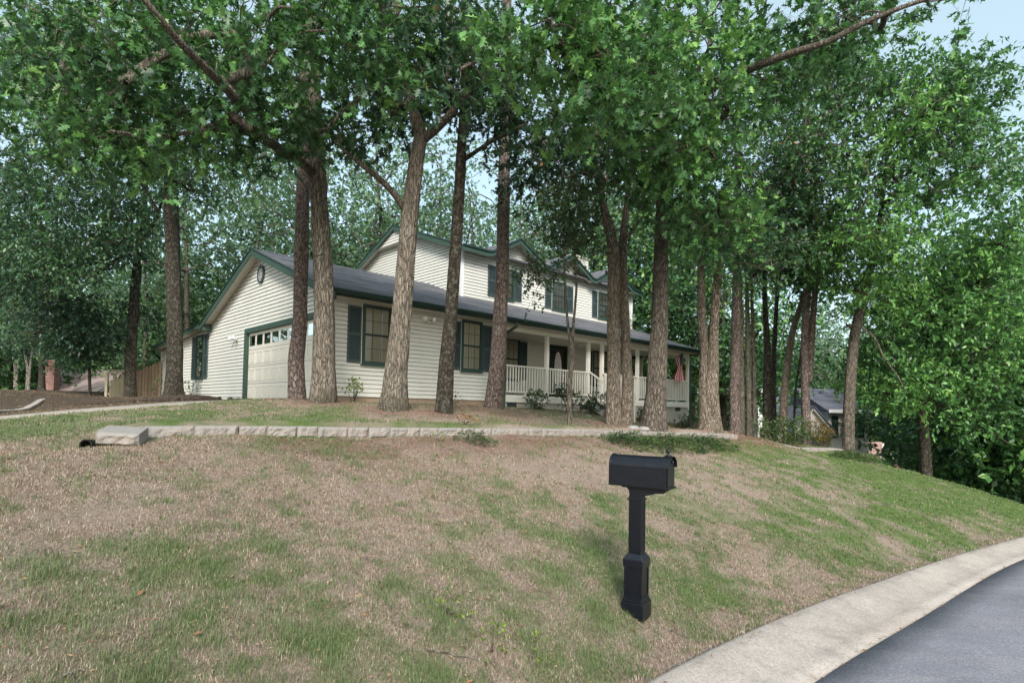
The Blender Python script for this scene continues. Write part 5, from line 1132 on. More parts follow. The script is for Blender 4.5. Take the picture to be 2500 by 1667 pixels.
# pale multi-stem trees far left
for i, (px, py, Y, lab) in enumerate(((66, 958, 28, 'pale crooked multi-stemmed tree far left, beside the black trunk'), (36, 955, 31, 'thin pale stem at the far left edge of the yard'))):
    tree(lab, (px, py, Y, .16), [(px + 2, 900, Y, .14), (px - 6, 860, Y, .12), (px + 10, 780, Y, .08)], [(px, 800, 60, 50, Y, 1.5, 12)], 'bark_pale', 'leaf_far', 'leaf', .2, .8, 10, seed=60 + i, tint=.5, flare=0, k=14, dz=.2, name='crape_myrtle',
         extra_trunks=[((.1, 0, 0), (px + 6, 910, Y, .12), (px + 14, 850, Y, .1), (px + 30, 790, Y, .07))])

# ------------------------------------------------------------------ wood behind: a few kinds, copied
def proto_tree(seed, hgt, cr, ncl, leafm, bark, ls, tint, low=.35, dens=9, tdia=.35, kind='far'):
    rng = np.random.default_rng(seed); root = empty('background_tree'); pts = [np.array([0, 0, -1.5])]; lean = rng.normal(0, .03, 2)
    for i in range(1, 8): pts.append(np.array([lean[0] * i * hgt / 8 + rng.normal(0, .08), lean[1] * i * hgt / 8 + rng.normal(0, .08), hgt * i / 8]))
    rr = [tdia / 2 * (1 - .85 * i / 8) for i in range(8)]
    trunk_mesh('trunk', pts, rr, M[bark], root, .1, .05, seed, 12, .4)
    cc = []
    while len(cc) < ncl:
        a = rng.uniform(-1, 1, 3)
        if (a ** 2).sum() > 1: continue
        if fbm(a[0] * 2 + seed, a[1] * 2, a[2] * 2) < .44: continue
        cc.append(np.array([a[0] * cr, a[1] * cr, hgt * (low + 1) / 2 + a[2] * hgt * (1 - low) / 2 + .5]))
    ch, wt = grow([p for p in pts[2:]], cc, rng, 3); P, D, U, S, T, tw = sprays(cc, rng.uniform(.8, 1.6, ncl), dens, rng, ls, .2, .6, tint, .3, 8)
    branch_mesh('limbs', ch, wt, M[bark], root, .018); leaf_mesh('crown', P, D, U, S, T, kind, M[leafm], root)
    return root
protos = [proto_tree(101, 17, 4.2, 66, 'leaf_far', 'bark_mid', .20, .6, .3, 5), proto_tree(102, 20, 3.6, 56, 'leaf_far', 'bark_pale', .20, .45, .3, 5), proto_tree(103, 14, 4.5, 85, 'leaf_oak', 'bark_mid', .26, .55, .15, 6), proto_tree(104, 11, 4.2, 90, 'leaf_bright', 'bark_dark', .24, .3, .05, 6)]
used = [False] * 4
def put_proto(i, p, rz, s, label, group):
    root = protos[i]
    if not used[i]: used[i] = True; r = root
    else:
        r = root.copy(); COL.objects.link(r)
        for chd in root.children: c_ = chd.copy(); COL.objects.link(c_); c_.parent = r
    r.location = tuple(p); r.rotation_euler = (0, 0, rz); r.scale = (s, s, s); tag(r, label, 'tree', group); return r
gb = 'woodland trees behind the cream house'; gl = 'woodland trees beyond the left neighbour'; gr_ = 'trees around the houses down the hill'
labs = {gb: 'tall background tree rising behind the roof of the cream house', gl: 'background tree in the dark wood left of the cream house', gr_: 'background tree down the hill behind the right-hand trunks'}
rb_ = np.random.default_rng(5)
spots = []
for px in range(420, 1560, 50):
    for Y, pr in ((32 + 4 * rb_.random(), (0, 1, 0)), (42 + 6 * rb_.random(), (1, 0, 2))):
        if (px // 50) % 2 == 0 and Y < 37: continue
        spots.append((px + rb_.uniform(-25, 25), Y, pr[rb_.integers(3)], gb))
for px in range(-80, 420, 62):
    for Y in (31 + 5 * rb_.random(), 46 + 7 * rb_.random(), 62):
        if Y < 40 and 60 < px < 340: continue
        spots.append((px + rb_.uniform(-25, 25), Y, (2, 0, 3)[rb_.integers(3)], gl))
for px in range(1560, 2620, 66):
    for Y in ((30 if px < 1800 or px > 2200 else 58) + 6 * rb_.random(), 62 + 10 * rb_.random(), 85):
        spots.append((px + rb_.uniform(-25, 25), Y, (2, 0, 3)[rb_.integers(3)] if px > 1500 else 1, gr_))
for px in range(2440, 2640, 50): spots.append((px, 20 + 5 * rb_.random(), 3, gr_))
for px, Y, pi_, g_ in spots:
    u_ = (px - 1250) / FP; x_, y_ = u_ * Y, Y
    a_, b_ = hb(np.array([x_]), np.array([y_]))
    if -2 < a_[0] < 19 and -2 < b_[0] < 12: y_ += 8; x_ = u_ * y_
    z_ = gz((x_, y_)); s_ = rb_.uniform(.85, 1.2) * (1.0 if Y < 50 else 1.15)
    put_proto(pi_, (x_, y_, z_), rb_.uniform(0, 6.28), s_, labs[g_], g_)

# ------------------------------------------------------------------ shrubs and low plants
def shrub(label, p, w, h, n_, m, kind, ls, seed, name='azalea_shrub', cat='shrub', group=None, tint=.4, per=14, stems=7):
    rng = np.random.default_rng(seed); p = np.array(p, float); p[2] = gz(p); root = empty(name, tuple(p), 0, label, cat, group)
    cc = []
    for _ in range(n_):
        a = rng.uniform(-1, 1, 3); a /= max(1, np.linalg.norm(a)); cc.append(np.array([a[0] * w / 2 * .8, a[1] * w / 2 * .8, h * .55 + a[2] * h * .4]))
    k = MB()
    for c in cc[:max(stems, 3)]: k.tube([(0, 0, -.05), tuple(c * .5 + rng.normal(0, .02, 3)), tuple(c)], [.012, .008, .004], 4, cap=False)
    k.build('stems', M['bark_mid'], root)
    P, D, U, S, T, tw = sprays(cc, np.full(n_, max(.10, w * .17)), per * (.7 / max(.10, w * .17)) ** 2, rng, ls, .05, .8, tint, .3, 6, .3)
    sc_ = .35; D = nrm(D + np.array([0, 0, .3])); leaf_mesh('foliage', P, D, U, S, T, kind, M[m], root); return root
gsh = 'small azaleas along the porch foundation'
for i, (a, b, w, h, lab) in enumerate(((6.9, -.7, .7, .55, 'leftmost small dark azalea under the porch rail, by the foundation vent'), (8.35, -.75, .9, .75, 'spiky dark azalea below the front door, against the painted foundation'), (9.55, -.8, .7, .6, 'loose azalea just behind the thin sapling'), (10.2, -.9, .95, .8, 'bushiest azalea beside the porch stair stringer'), (13.2, -.7, .6, .5, 'low azalea half hidden between the big trunks'), (15.9, -.9, .8, .6, 'sparse azalea right of the stout trunk by the foundation'))):
    shrub(lab, HW(a, b, 0), w * 1.2, h * 1.2, 15, 'leaf_shrub', 'leaf', .085, 200 + i, group=gsh, tint=.35, per=11)
shrub('bright yellow-green shrub at the garage corner beside the pale oak trunk', HW(.45, -.55, 0), .42, .62, 9, 'leaf_yellow', 'leaf', .075, 210, per=5)
shrub('scraggly low bush under the first lit window', HW(1.55, -.5, 0), .6, .38, 5, 'leaf_shrub', 'leaf', .045, 211, per=5)
shrub('scraggly low bush between the leaning oak and the slim dark trunk', HW(3.55, -.55, 0), .6, .42, 5, 'leaf_shrub', 'leaf', .045, 212, per=5)
shrub('tiny shrub in the mulch bed beside the garage door', HW(-.7, 9.0, 0), .8, .6, 6, 'leaf_shrub', 'leaf', .07, 213, per=5)
shrub('thin upright plant in front of the wooden fence by the house corner', at(378, 962, 22), .5, 1.0, 6, 'leaf_shrub', 'leaf', .07, 214, per=5)
for i, (px, py, Y, w, h, m_, lab, n_) in enumerate(((1880, 1086, 16.9, 1.1, .72, 'leaf_shrub', 'left half of the big azalea clump in front of the black trunks', 16), (1932, 1090, 16.9, 1.2, .70, 'leaf_shrub', 'right half of the big azalea clump, spilling over the low edging', 18), (2012, 1090, 17.6, .95, .85, 'leaf_rust', 'reddish-tinged shrub between the forked pine and the lone grey trunk', 14))):
    shrub(lab, at(px, py, Y), w, h, n_, m_, 'leaf', .075, 220 + i, per=16, tint=.75)
def carpet(label, pts, m, ls, h, n_, seed, name='creeping_juniper', kind='narrow', tint=.4):
    """ground-hugging plant: sprays inside a footprint given as ellipses (px, py, Y, rx, ry metres)"""
    rng = np.random.default_rng(seed); c0 = pts[0]; b = at(*c0[:3]); b[2] = gz(b); root = empty(name, tuple(b), 0, label, 'ground cover plant'); P_ = []
    for (px, py, Y, rx, ry) in pts:
        c = at(px, py, Y); k_ = int(n_ * rx * ry); r = np.sqrt(rng.random(k_)); t = rng.random(k_) * 6.283; lx, ly = r * np.cos(t) * rx, r * np.sin(t) * ry
        x = c[0] + E1[0] * lx + E2[0] * ly; y = c[1] + E1[1] * lx + E2[1] * ly; hh = (1 - r ** 2) * h * (.5 + fbm(x * 3, y * 3)) ; z = ground(x, y) + hh * rng.random(k_) ** .5 + .01
        P_.append(np.stack([x, y, z], 1))
    P = np.concatenate(P_); n2 = len(P); D = nrm(rnd_unit(n2, rng) * np.array([1, 1, .35]) + np.array([0, 0, .25])); U = nrm(np.array([0, 0, 1.]) + rnd_unit(n2, rng) * .6)
    T = np.clip(tint + (fbm(P[:, 0] * 4, P[:, 1] * 4, 2) - .5) * 1.4 + rng.normal(0, .1, n2), 0, 1)
    leaf_mesh('foliage', P - b, D, U, ls * rng.uniform(.6, 1.3, n2), T, kind, M[m], root); return root
def apx(px, Y, q):                                   # a point in front of the wall seen under column px, at offset q
    u_ = (px - 1250) / FP; d = np.array([u_, 1, 0]); t_ = ((W0 + E2 * q) @ E2) / (d @ E2); return d * t_
def carp(px, q, rx, ry): c = apx(px, 0, q); return c, rx, ry
def carpet2(label, spots_, **kw):
    pts = []
    for px, q, rx, ry in spots_:
        c = apx(px, 0, q); z = gz(c); py = 833.5 + SHY - FP * ((np.array([c[0], c[1], z]) @ NU) / (np.array([c[0], c[1], z]) @ NF)); pts.append((px, py, c[1], rx, ry))
    return carpet(label, pts, **kw)
carpet2('wide green creeping evergreen below the wall, behind the mailbox', [(1520, -.55, .55, .35), (1570, -.75, .9, .5), (1640, -.8, 1.0, .55), (1700, -.8, .9, .5), (1750, -.85, .7, .45)], m='leaf_shrub', ls=.085, h=.22, n_=2600, seed=301, tint=.62)
carpet2('small patch of creeping evergreen against the middle of the wall', [(1150, -.42, .28, .28), (1175, -.55, .28, .2)], m='leaf_shrub', ls=.06, h=.15, n_=4200, seed=302, tint=.6)
carpet('creeping evergreen spilling down from the lone grey trunk', [(2085, 1112, 16.2, .6, .4), (2120, 1122, 16.2, .7, .45), (2050, 1106, 15.9, .5, .25)], 'leaf_shrub', .09, .18, 2400, 303, tint=.65)
carpet('dark clump of creeping evergreen on the crest right of the grey trunk', [(2145, 1108, 17.2, .7, .4)], 'leaf_shrub', .09, .3, 2600, 304, tint=.3)
shrub('small dead brown bush standing on the retaining wall', onwall(1158, 1044) + E2 * .25, .36, .12, 4, 'litter', 'narrow', .08, 305, name='dead_bush', tint=.4, per=2)
# dark undergrowth beyond the far crest
for i, (px, py, Y, w, h) in enumerate(((2260, 1215, 30, 5, 3), (2330, 1225, 27, 4, 2), (2410, 1240, 25, 5, 2.6), (2490, 1262, 22, 5, 2.6), (2200, 1175, 34, 5, 3), (2560, 1270, 20, 4, 2.5))):
    shrub('dark undergrowth bush beyond the lawn crest, ' + ('under the last trees', 'left of the small dark tree', 'right of the small dark tree', 'at the right frame edge', 'behind the dark-trunked tree', 'just past the right frame edge')[i], at(px, py, Y), w, h, 26, 'leaf_oak', 'leaf', .2, 320 + i, name='undergrowth_bush', per=.55, tint=.35)
for i, px in enumerate((-10, 60, 420, 480, 560)):
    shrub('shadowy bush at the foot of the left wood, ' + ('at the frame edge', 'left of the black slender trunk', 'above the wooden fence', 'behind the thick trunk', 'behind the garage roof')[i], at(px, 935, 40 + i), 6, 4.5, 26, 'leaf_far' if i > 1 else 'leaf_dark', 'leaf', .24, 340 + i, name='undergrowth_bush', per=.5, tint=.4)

# ------------------------------------------------------------------ neighbours
def walls_box(name, root, x0, x1, y0, y1, z0, z1, m):
    k = MB(); k.box(x0, x1, y0, y1, z0, z1)
    return k.build(name, m, root)
def lapbox(root, x0, x1, y0, y1, z0, z1, m='white'):
    k = MB(); z = z0
    while z < z1:
        o = .015; zz = min(z + .2, z1)
        k.hexa([(x0 - o, y0 - o, z), (x1 + o, y0 - o, z), (x1 + o, y1 + o, z), (x0 - o, y1 + o, z), (x0, y0, zz), (x1, y0, zz), (x1, y1, zz), (x0, y1, zz)]); z += .2
    return k.build('wall', M[m], root)
# right neighbour: white house with hipped dark roof
NH = empty('neighbour_house', tuple(at(2020, 1100, 36)), R(0), 'white house with hipped blue-grey roof seen between trunks, down the hill to the right', 'house'); nh = np.array(NH.location)
def npx(px, py, Y): return at(px, py, Y) - nh
lapbox(NH, npx(1845, 1000, 40)[0], npx(2028, 1000, 40)[0], 3.5, 4.6, -5, npx(1850, 1003, 40)[2])
lapbox(NH, npx(2022, 1000, 35)[0], npx(2120, 1000, 35)[0], -1, .5, -5, npx(2060, 1004, 35)[2])
p1, p2, p3, p4 = npx(1815, 1004, 38.5), npx(2040, 1003, 38.5), npx(2040, 1000, 53), npx(1815, 1002, 53); e_ = p1[2]
for p_ in (p2, p3, p4): p_[2] = e_
r1, r2 = npx(1835, 938, 45), npx(1930, 940, 45); r2[2] = r1[2]
k = MB(); k.face(p1, p2, r2, r1); k.face(p2, p3, r2); k.face(p3, p4, r1, r2); k.face(p4, p1, r1); k.face(p4, p3, p2, p1); k.build('roof', M['shingle_far'], NH)
k = MB(); g0, g1, gp = npx(1925, 1066, 34.5), npx(2040, 1066, 34.5), npx(1982, 998, 34.5); g0[2] = g1[2]
k.prism([g0, g1, gp], (0, 5, 0)); k.build('gable', M['door_cream'], NH)
for a_, b_ in ((g0, gp), (gp, g1)):
    k = MB(); k.bar(Vector(a_) + Vector((0, -.1, .05)), Vector(b_) + Vector((0, -.1, .05)), .12, .22, (0, 1, 0)); k.build('rake_board', M['white'], NH)
    k = MB(); k.hexa([Vector(a_) + Vector((0, -.3, .1)), Vector(b_) + Vector((0, -.3, .1)), Vector(b_) + Vector((0, 5, .1)), Vector(a_) + Vector((0, 5, .1)), Vector(a_) + Vector((0, -.3, .22)), Vector(b_) + Vector((0, -.3, .22)), Vector(b_) + Vector((0, 5, .22)), Vector(a_) + Vector((0, 5, .22))]); k.build('roof', M['shingle_far'], NH)
q0, q1 = npx(2022, 1003, 34.5), npx(2128, 1006, 34.5)
k = MB(); k.prism([(q0[0], -1.5, q0[2]), (q0[0], 2.5, q0[2] + 1.5), (q0[0], 6.5, q0[2])], (q1[0] - q0[0], 0, 0)); k.build('roof', M['shingle_far'], NH)
k = MB(); k.bar((q0[0], -1.55, q0[2]), (q1[0], -1.55, q0[2]), .1, .2); k.build('fascia', M['white'], NH)
def nwin(root, org, px0, px1, py0, py1, Y, shut=True):
    a = at(px0, py1, Y) - org; b = at(px1, py0, Y) - org; k = MB(); k.box(a[0] - .08, b[0] + .08, a[1] - .06, a[1] + .02, a[2] - .08, b[2] + .08); w = k.build('window', M['white'], root)
    k = MB(); k.box(a[0], b[0], a[1] - .075, a[1] - .062, a[2], b[2]); k.build('pane', M['curtain'], w)
    k = MB(); k.face((a[0], a[1] - .09, a[2]), (b[0], a[1] - .09, a[2]), (b[0], a[1] - .09, b[2]), (a[0], a[1] - .09, b[2])); k.build('glass', M['glass'], w)
    k = MB()
    for i in (1, 2, 3): z = a[2] + (b[2] - a[2]) * i / 4; k.box(a[0], b[0], a[1] - .10, a[1] - .092, z - .02, z + .02)
    x = (a[0] + b[0]) / 2; k.box(x - .02, x + .02, a[1] - .108, a[1] - .1005, a[2], b[2]); k.build('muntin', M['white'], w)
    if shut:
        for s in (a[0] - .46, b[0] + .1): k = MB(); k.box(s, s + .36, a[1] - .07, a[1] + .0, a[2] - .05, b[2] + .05); k.build('shutter', M['gutter'], root)
nwin(NH, nh, 2049, 2062, 1018, 1066, 34.95)
nwin(NH, nh, 2078, 2090, 1018, 1066, 34.95)
k = MB(); a_ = npx(1843, 1048, 39); b_ = npx(1856, 955, 39); k.box(a_[0], b_[0], a_[1] - .5, a_[1] + .6, a_[2] - 2, b_[2]); k.box(a_[0] - .06, b_[0] + .06, a_[1] - .56, a_[1] + .66, b_[2], b_[2] + .12); k.build('chimney', M['white'], NH)
# two small houses with tan roofs further down
def far_house(px, Y, label, pxs, seed):
    (x0, y0), (x1, y1), (ap, ay), eave = pxs; org = at((x0 + x1) / 2, y1, Y); r_ = empty('far_house', tuple(org), 0, label, 'house')
    def q(px_, py_, dy=0.0): v = at(px_, py_, Y + dy) - org; return v
    A_, B_, C_ = q(x0, y0), q(ap, ay), q(x1, y1)
    lo = q(x0, y1); lo2 = q(ap - (x1 - ap) * .9, y1)
    k = MB(); k.prism([lo2 + np.array([.1, .0, -.1]), C_ + np.array([-.3, 0, -.1]), B_ + np.array([0, 0, -.3])], (0, 6, 0)); k.build('gable', M['door_cream'], r_)
    k = MB(); k.box(lo2[0] - 3, C_[0] - .4, .2, 7, C_[2] - 3.5, C_[2] - .05); k.build('wall', M['white'], r_)
    k = MB(); tl = q(x0, y0, 3); t_ = .15
    k.hexa([Vector(C_) + Vector((0, -.4, -t_)), Vector(C_) + Vector((0, 6, -t_)), Vector(B_) + Vector((0, 6, -t_)), Vector(B_) + Vector((0, -.4, -t_)), Vector(C_) + Vector((0, -.4, 0)), Vector(C_) + Vector((0, 6, 0)), Vector(B_) + Vector((0, 6, 0)), Vector(B_) + Vector((0, -.4, 0))])
    k.build('roof', M['shingle_pink'], r_)
    k = MB(); W_ = 2 * (C_[0] - B_[0]); e0 = np.array([B_[0] - W_ * 1.8, -1.2, C_[2] - .1]); e1_ = np.array([B_[0] + .0, -1.2, C_[2] - .1]); rd0 = np.array([B_[0] - W_ * 1.8, 3, B_[2]]); rd1 = np.array([B_[0], 3, B_[2]])
    rd1f = B_ + np.array([0, -.4, 0])
    k.prism([e0, e1_ * .0 + np.array([B_[0] - (C_[0] - B_[0]) * .9, -1.2, C_[2] - .1]), rd1f, rd0 + np.array([0, -3.4, 0])], (0, .02, -.12)); k.prism([rd0 + np.array([0, -3.4, 0]), rd1f, rd1f + np.array([0, 6, -2]), rd0 + np.array([0, 3, -2])], (0, 0, -.12)); k.build('roof', M['shingle_pink'], r_)
    k = MB(); k.bar(Vector(B_) + Vector((0, -.45, -.1)), Vector(C_) + Vector((0, -.45, -.1)), .1, .25, (0, 1, 0)); k.bar(Vector(B_) + Vector((0, -.45, -.1)), Vector(lo2) + Vector((0, -.45, -.1)), .1, .25, (0, 1, 0)); k.build('rake_board', M['white'], r_)
    return r_
far_house(0, 50, 'tan-roofed house with white gable edge, just right of the white neighbour', ((2105, 1076), (2172, 1118), (2148, 1078), 0), 1)
far_house(0, 62, 'lowest tan-roofed house at the foot of the hill, with a flag at its corner', ((2170, 1116), (2203, 1142), (2192, 1118), 0), 2)
flag('far_flag', tuple(at(2201, 1142, 58)), tuple(at(2214, 1140, 57.2)), tuple(at(2209, 1144, 57.4)), 1.9, 1.5, 'small striped flag hanging at the lowest far house', 1.3)
# left neighbour: brown roof, brick chimney
LH = empty('neighbour_house', tuple(at(230, 970, 34)), 0, 'low neighbouring house on the left showing only its brown shingle roof and brick chimney', 'house'); lh = np.array(LH.location)
def lp(px, py, Y): return at(px, py, Y) - lh
k = MB(); a1, a2, a3, a4 = lp(135, 985, 30), lp(300, 905, 33.5), lp(222, 902, 38), lp(128, 905, 38)
rA, rB = lp(215, 901, 37), lp(305, 903, 35); eA, eB = lp(150, 968, 31), lp(245, 968, 29)
rL = lp(140, 903, 40); eL = lp(110, 975, 33)
k.prism([eL, eB + np.array([0, 0, 0]), rB, rL], (0, .0, -.15)); bk = np.array([0, 9, -3.]); k.prism([rL, rB, rB + bk, rL + bk], (0, 0, -.15)); k.build('roof', M['shingle_brown'], LH)
k = MB(); c0, c1_ = lp(185, 969, 29.3), lp(268, 935, 29.3); k.bar(Vector(lp(210, 966, 29)), Vector(lp(275, 936, 30.5)), .3, .06); k.build('rake_board', M['drive'], LH)
k = MB(); k.box(eL[0] + .5, eB[0] - .4, 0.6, 6, -3, eB[2] - .1); k.build('wall', M['brick_red'], LH)
k = MB(); c0, c1_ = lp(108, 965, 30.5), lp(145, 884, 30.5); k.box(c0[0], c1_[0] - .25, c0[1], c0[1] + .4, c0[2] - 2, c1_[2]); k.box(c0[0] - .06, c1_[0] - .19, c0[1] - .06, c0[1] + .46, c1_[2], c1_[2] + .12); k.build('chimney', M['brick_red'], LH)
# fence: one upright board per slot, stepping down to the left
def fence(label, p, q, tp, tq, seed, mname='wood'):
    rng = np.random.default_rng(seed); p, q = np.array(p), np.array(q); org = p.copy(); root = empty('wooden_fence', tuple(org), 0, label, 'fence'); d = q - p; l = np.linalg.norm(d[:2]); ang = math.atan2(d[1], d[0]); k = MB(); n_ = int(l / .145)
    ca, sa = math.cos(ang), math.sin(ang); dv = Vector((ca, sa, 0)); nv = Vector((-sa, ca, 0))
    for i in range(n_):
        f_ = (i + .5) / n_; c = Vector(d * f_); zt = tp + (tq - tp) * f_ - org[2] + rng.normal(0, .012); zb = min(0, d[2]) - .6; w = .068; o = nv * rng.normal(0, .004)
        a_ = c - dv * w + o; b_ = c + dv * w + o; k.prism([(a_.x, a_.y, zb), (b_.x, b_.y, zb), (b_.x, b_.y, zt - .03), (b_.x - dv.x * .03, b_.y - dv.y * .03, zt), (a_.x + dv.x * .03, a_.y + dv.y * .03, zt), (a_.x, a_.y, zt - .03)], tuple(nv * .02))
    k.build('boards', M[mname], root)
    k = MB()
    for h in (.25, 1.2): k.bar(Vector((0, 0, h)) - nv * .04, Vector(d) + Vector((0, 0, h)) - nv * .04, .04, .09)
    k.build('rail', M[mname], root)
    for f_ in (0, .5, 1): c = Vector(d * f_) - nv * .13; kk = MB(); kk.box(c.x - .05, c.x + .05, c.y - .05, c.y + .05, -.6, 1.1); kk.build('fence_post', M[mname], root)
f0, f1, f2 = at(392, 965, 26), at(322, 972, 26.2), at(266, 976, 24.5)
fence('upright wooden board fence joining the left corner of the house, topped with weathered pickets', f0, f1, at(392, 880, 26)[2], at(322, 912, 26.2)[2], 5)
M['wood2'] = paint('pale_fence', (.46, .42, .30), .12, 6, .8, .2)
fence('pale yellowish fence panel left of the dark trunk', at(303, 974, 25), at(266, 976, 24.2), at(303, 917, 25)[2], at(268, 930, 24.2)[2], 6, 'wood2')
# low curved kerb wall on the far side of the drive
pp = [at(-30, 1008, 13.5), at(0, 1006, 14.2), at(40, 1004, 15), at(62, 1000, 15.8), at(85, 988, 17), at(105, 975, 18.5), at(122, 966, 20)]
LW = empty('garden_kerb', tuple(pp[0]), 0, 'low curving concrete kerb holding the mulch bank at the far left', 'garden edging'); k = MB()
for a_, b_ in zip(pp[:-1], pp[1:]): a2, b2 = a_ - pp[0], b_ - pp[0]; k.bar(tuple(a2 - np.array([0, 0, .12])), tuple(b2 + (b2 - a2) * .03 - np.array([0, 0, .12])), .16, .34)
k.build('kerb_body', M['curb'], LW, bevel=.02)
# logs and small stones edging the bed by the garage
for i, (px0, py0, px1, py1, Y, r_) in enumerate(((250, 992, 330, 985, 17.5, .07), (340, 985, 440, 983, 17, .09), (450, 984, 540, 979, 17, .08), (300, 998, 350, 994, 16.6, .05), (180, 998, 255, 994, 17, .06), (555, 976, 590, 978, 17.4, .05))):
    a_ = at(px0, py0, Y); b_ = at(px1, py1, Y + .3); a_[2] = gz(a_) + r_ * .5; b_[2] = gz(b_) + r_ * .5; c_ = (a_ + b_) / 2
    k = MB(); n_ = 8; pt = [a_ - c_ + (b_ - a_) * j / n_ + RNG.normal(0, .012, 3) for j in range(n_ + 1)]; k.tube(pt, [r_ * (.8 + .35 * RNG.random()) for _ in pt], 10)
    o = k.build('log', M['log'], None, smooth=True); o.location = tuple(c_); tag(o, 'weathered log edging the mulch bed, ' + ('in the middle of the bed', 'in front of the thick flared trunk', 'just left of the garage door', 'short one lowest on the bank', 'leftmost long one', 'small one touching the garage frame')[i], 'log', 'logs edging the bed left of the garage')
# drain pipe, rocks
dp = at(212, 1078, 5.6); dp[2] = gz(dp) + .035
k = MB()
k.tube([(0, j * .010 - .02, -j * .001) for j in range(34)], [.058 if (j // 2) % 2 == 0 else .050 for j in range(34)], 18, cap=False); k.tube([(0, -.0201 + j * .1, -j * .012) for j in range(4)], [.047] * 4, 18, cap=False); k.tube([(0, -.021, 0), (0, -.0205, 0)], [.058, .047], 18, cap=False)
o = k.build('drain_pipe', M['pipe'], None, smooth=True); o.location = tuple(dp); o.rotation_euler = (0, 0, R(8)); tag(o, 'open end of a black corrugated drain pipe beside the first wall block', 'pipe')
for i, (px, py, Y, r_, lab) in enumerate(((1545, 1047, 12.8, .16, 'larger grey stone on the lawn edge between the double trunk and the stout trunk'), (1572, 1047, 12.9, .13, 'smaller grey stone touching the stout trunk'), (1436, 1012, 18.5, .12, 'flat pale stone at the foot of the porch steps'))):
    p = at(px, py, Y); p[2] = gz(p); me_ = MB(); n1, n2 = 12, 8
    for j in range(n2 + 1):
        for q in range(n1):
            ph, th_ = math.pi * j / n2, 2 * math.pi * q / n1; rr = r_ * (1 + .35 * (fbm(math.cos(th_) * 1.5 + i * 9, math.sin(th_) * 1.5, math.cos(ph) * 1.5) - .5)); me_.v.append((rr * math.sin(ph) * math.cos(th_), rr * math.sin(ph) * math.sin(th_), rr * .45 * math.cos(ph)))
    for j in range(n2):
        for q in range(n1): me_.f.append((j * n1 + q, j * n1 + (q + 1) % n1, (j + 1) * n1 + (q + 1) % n1, (j + 1) * n1 + q))
    o = me_.build('rock', M['stone'], None, smooth=True); o.location = tuple(p); tag(o, lab, 'rock')
# fallen twigs and leaves
for i, (px0, py0, px1, py1, lab) in enumerate(((1042, 1592, 1180, 1622, 'pale fallen twig on the grass at the bottom centre'), (150, 1660, 200, 1645, 'short pale twig at the bottom left'), (1630, 1540, 1680, 1560, 'curled twig near the kerb right of the mailbox'))):
    def hit(px, py):
        d = at(px, py, 1.0); t_ = np.linspace(2.2, 9, 900); z = ground(d[0] * t_, d[1] * t_); j = int(np.argmax(z > d[2] * t_)); return d * t_[j]
    a_, b_ = hit(px0, py0), hit(px1, py1); c_ = (a_ + b_) / 2; pts = []
    for j in range(9): q = a_ + (b_ - a_) * j / 8 + RNG.normal(0, .01, 3); q[2] = gz(q) + .02; pts.append(q - c_)
    k = MB(); k.tube(pts, [.006 - .0004 * j for j in range(9)], 6); o = k.build('twig', M['bark_pale'], None); o.location = tuple(c_); tag(o, lab, 'twig')

for i, (px, py, lab) in enumerate(((1100, 1505, 'small bright green weed in the lawn left of the mailbox foot'), (1192, 1592, 'bright green broad-leaved weed near the pale twig'), (1300, 1618, 'tiny bright weed at the bottom edge below the mailbox'), (1065, 1076, 'small bright weed in the mulch just under the wall'))):
    p_ = hit(px, py); shrub(lab, p_, .11, .07, 4, 'leaf_yellow', 'leaf', .035, 400 + i, name='weed', cat='weed', tint=.25, per=5, stems=3)
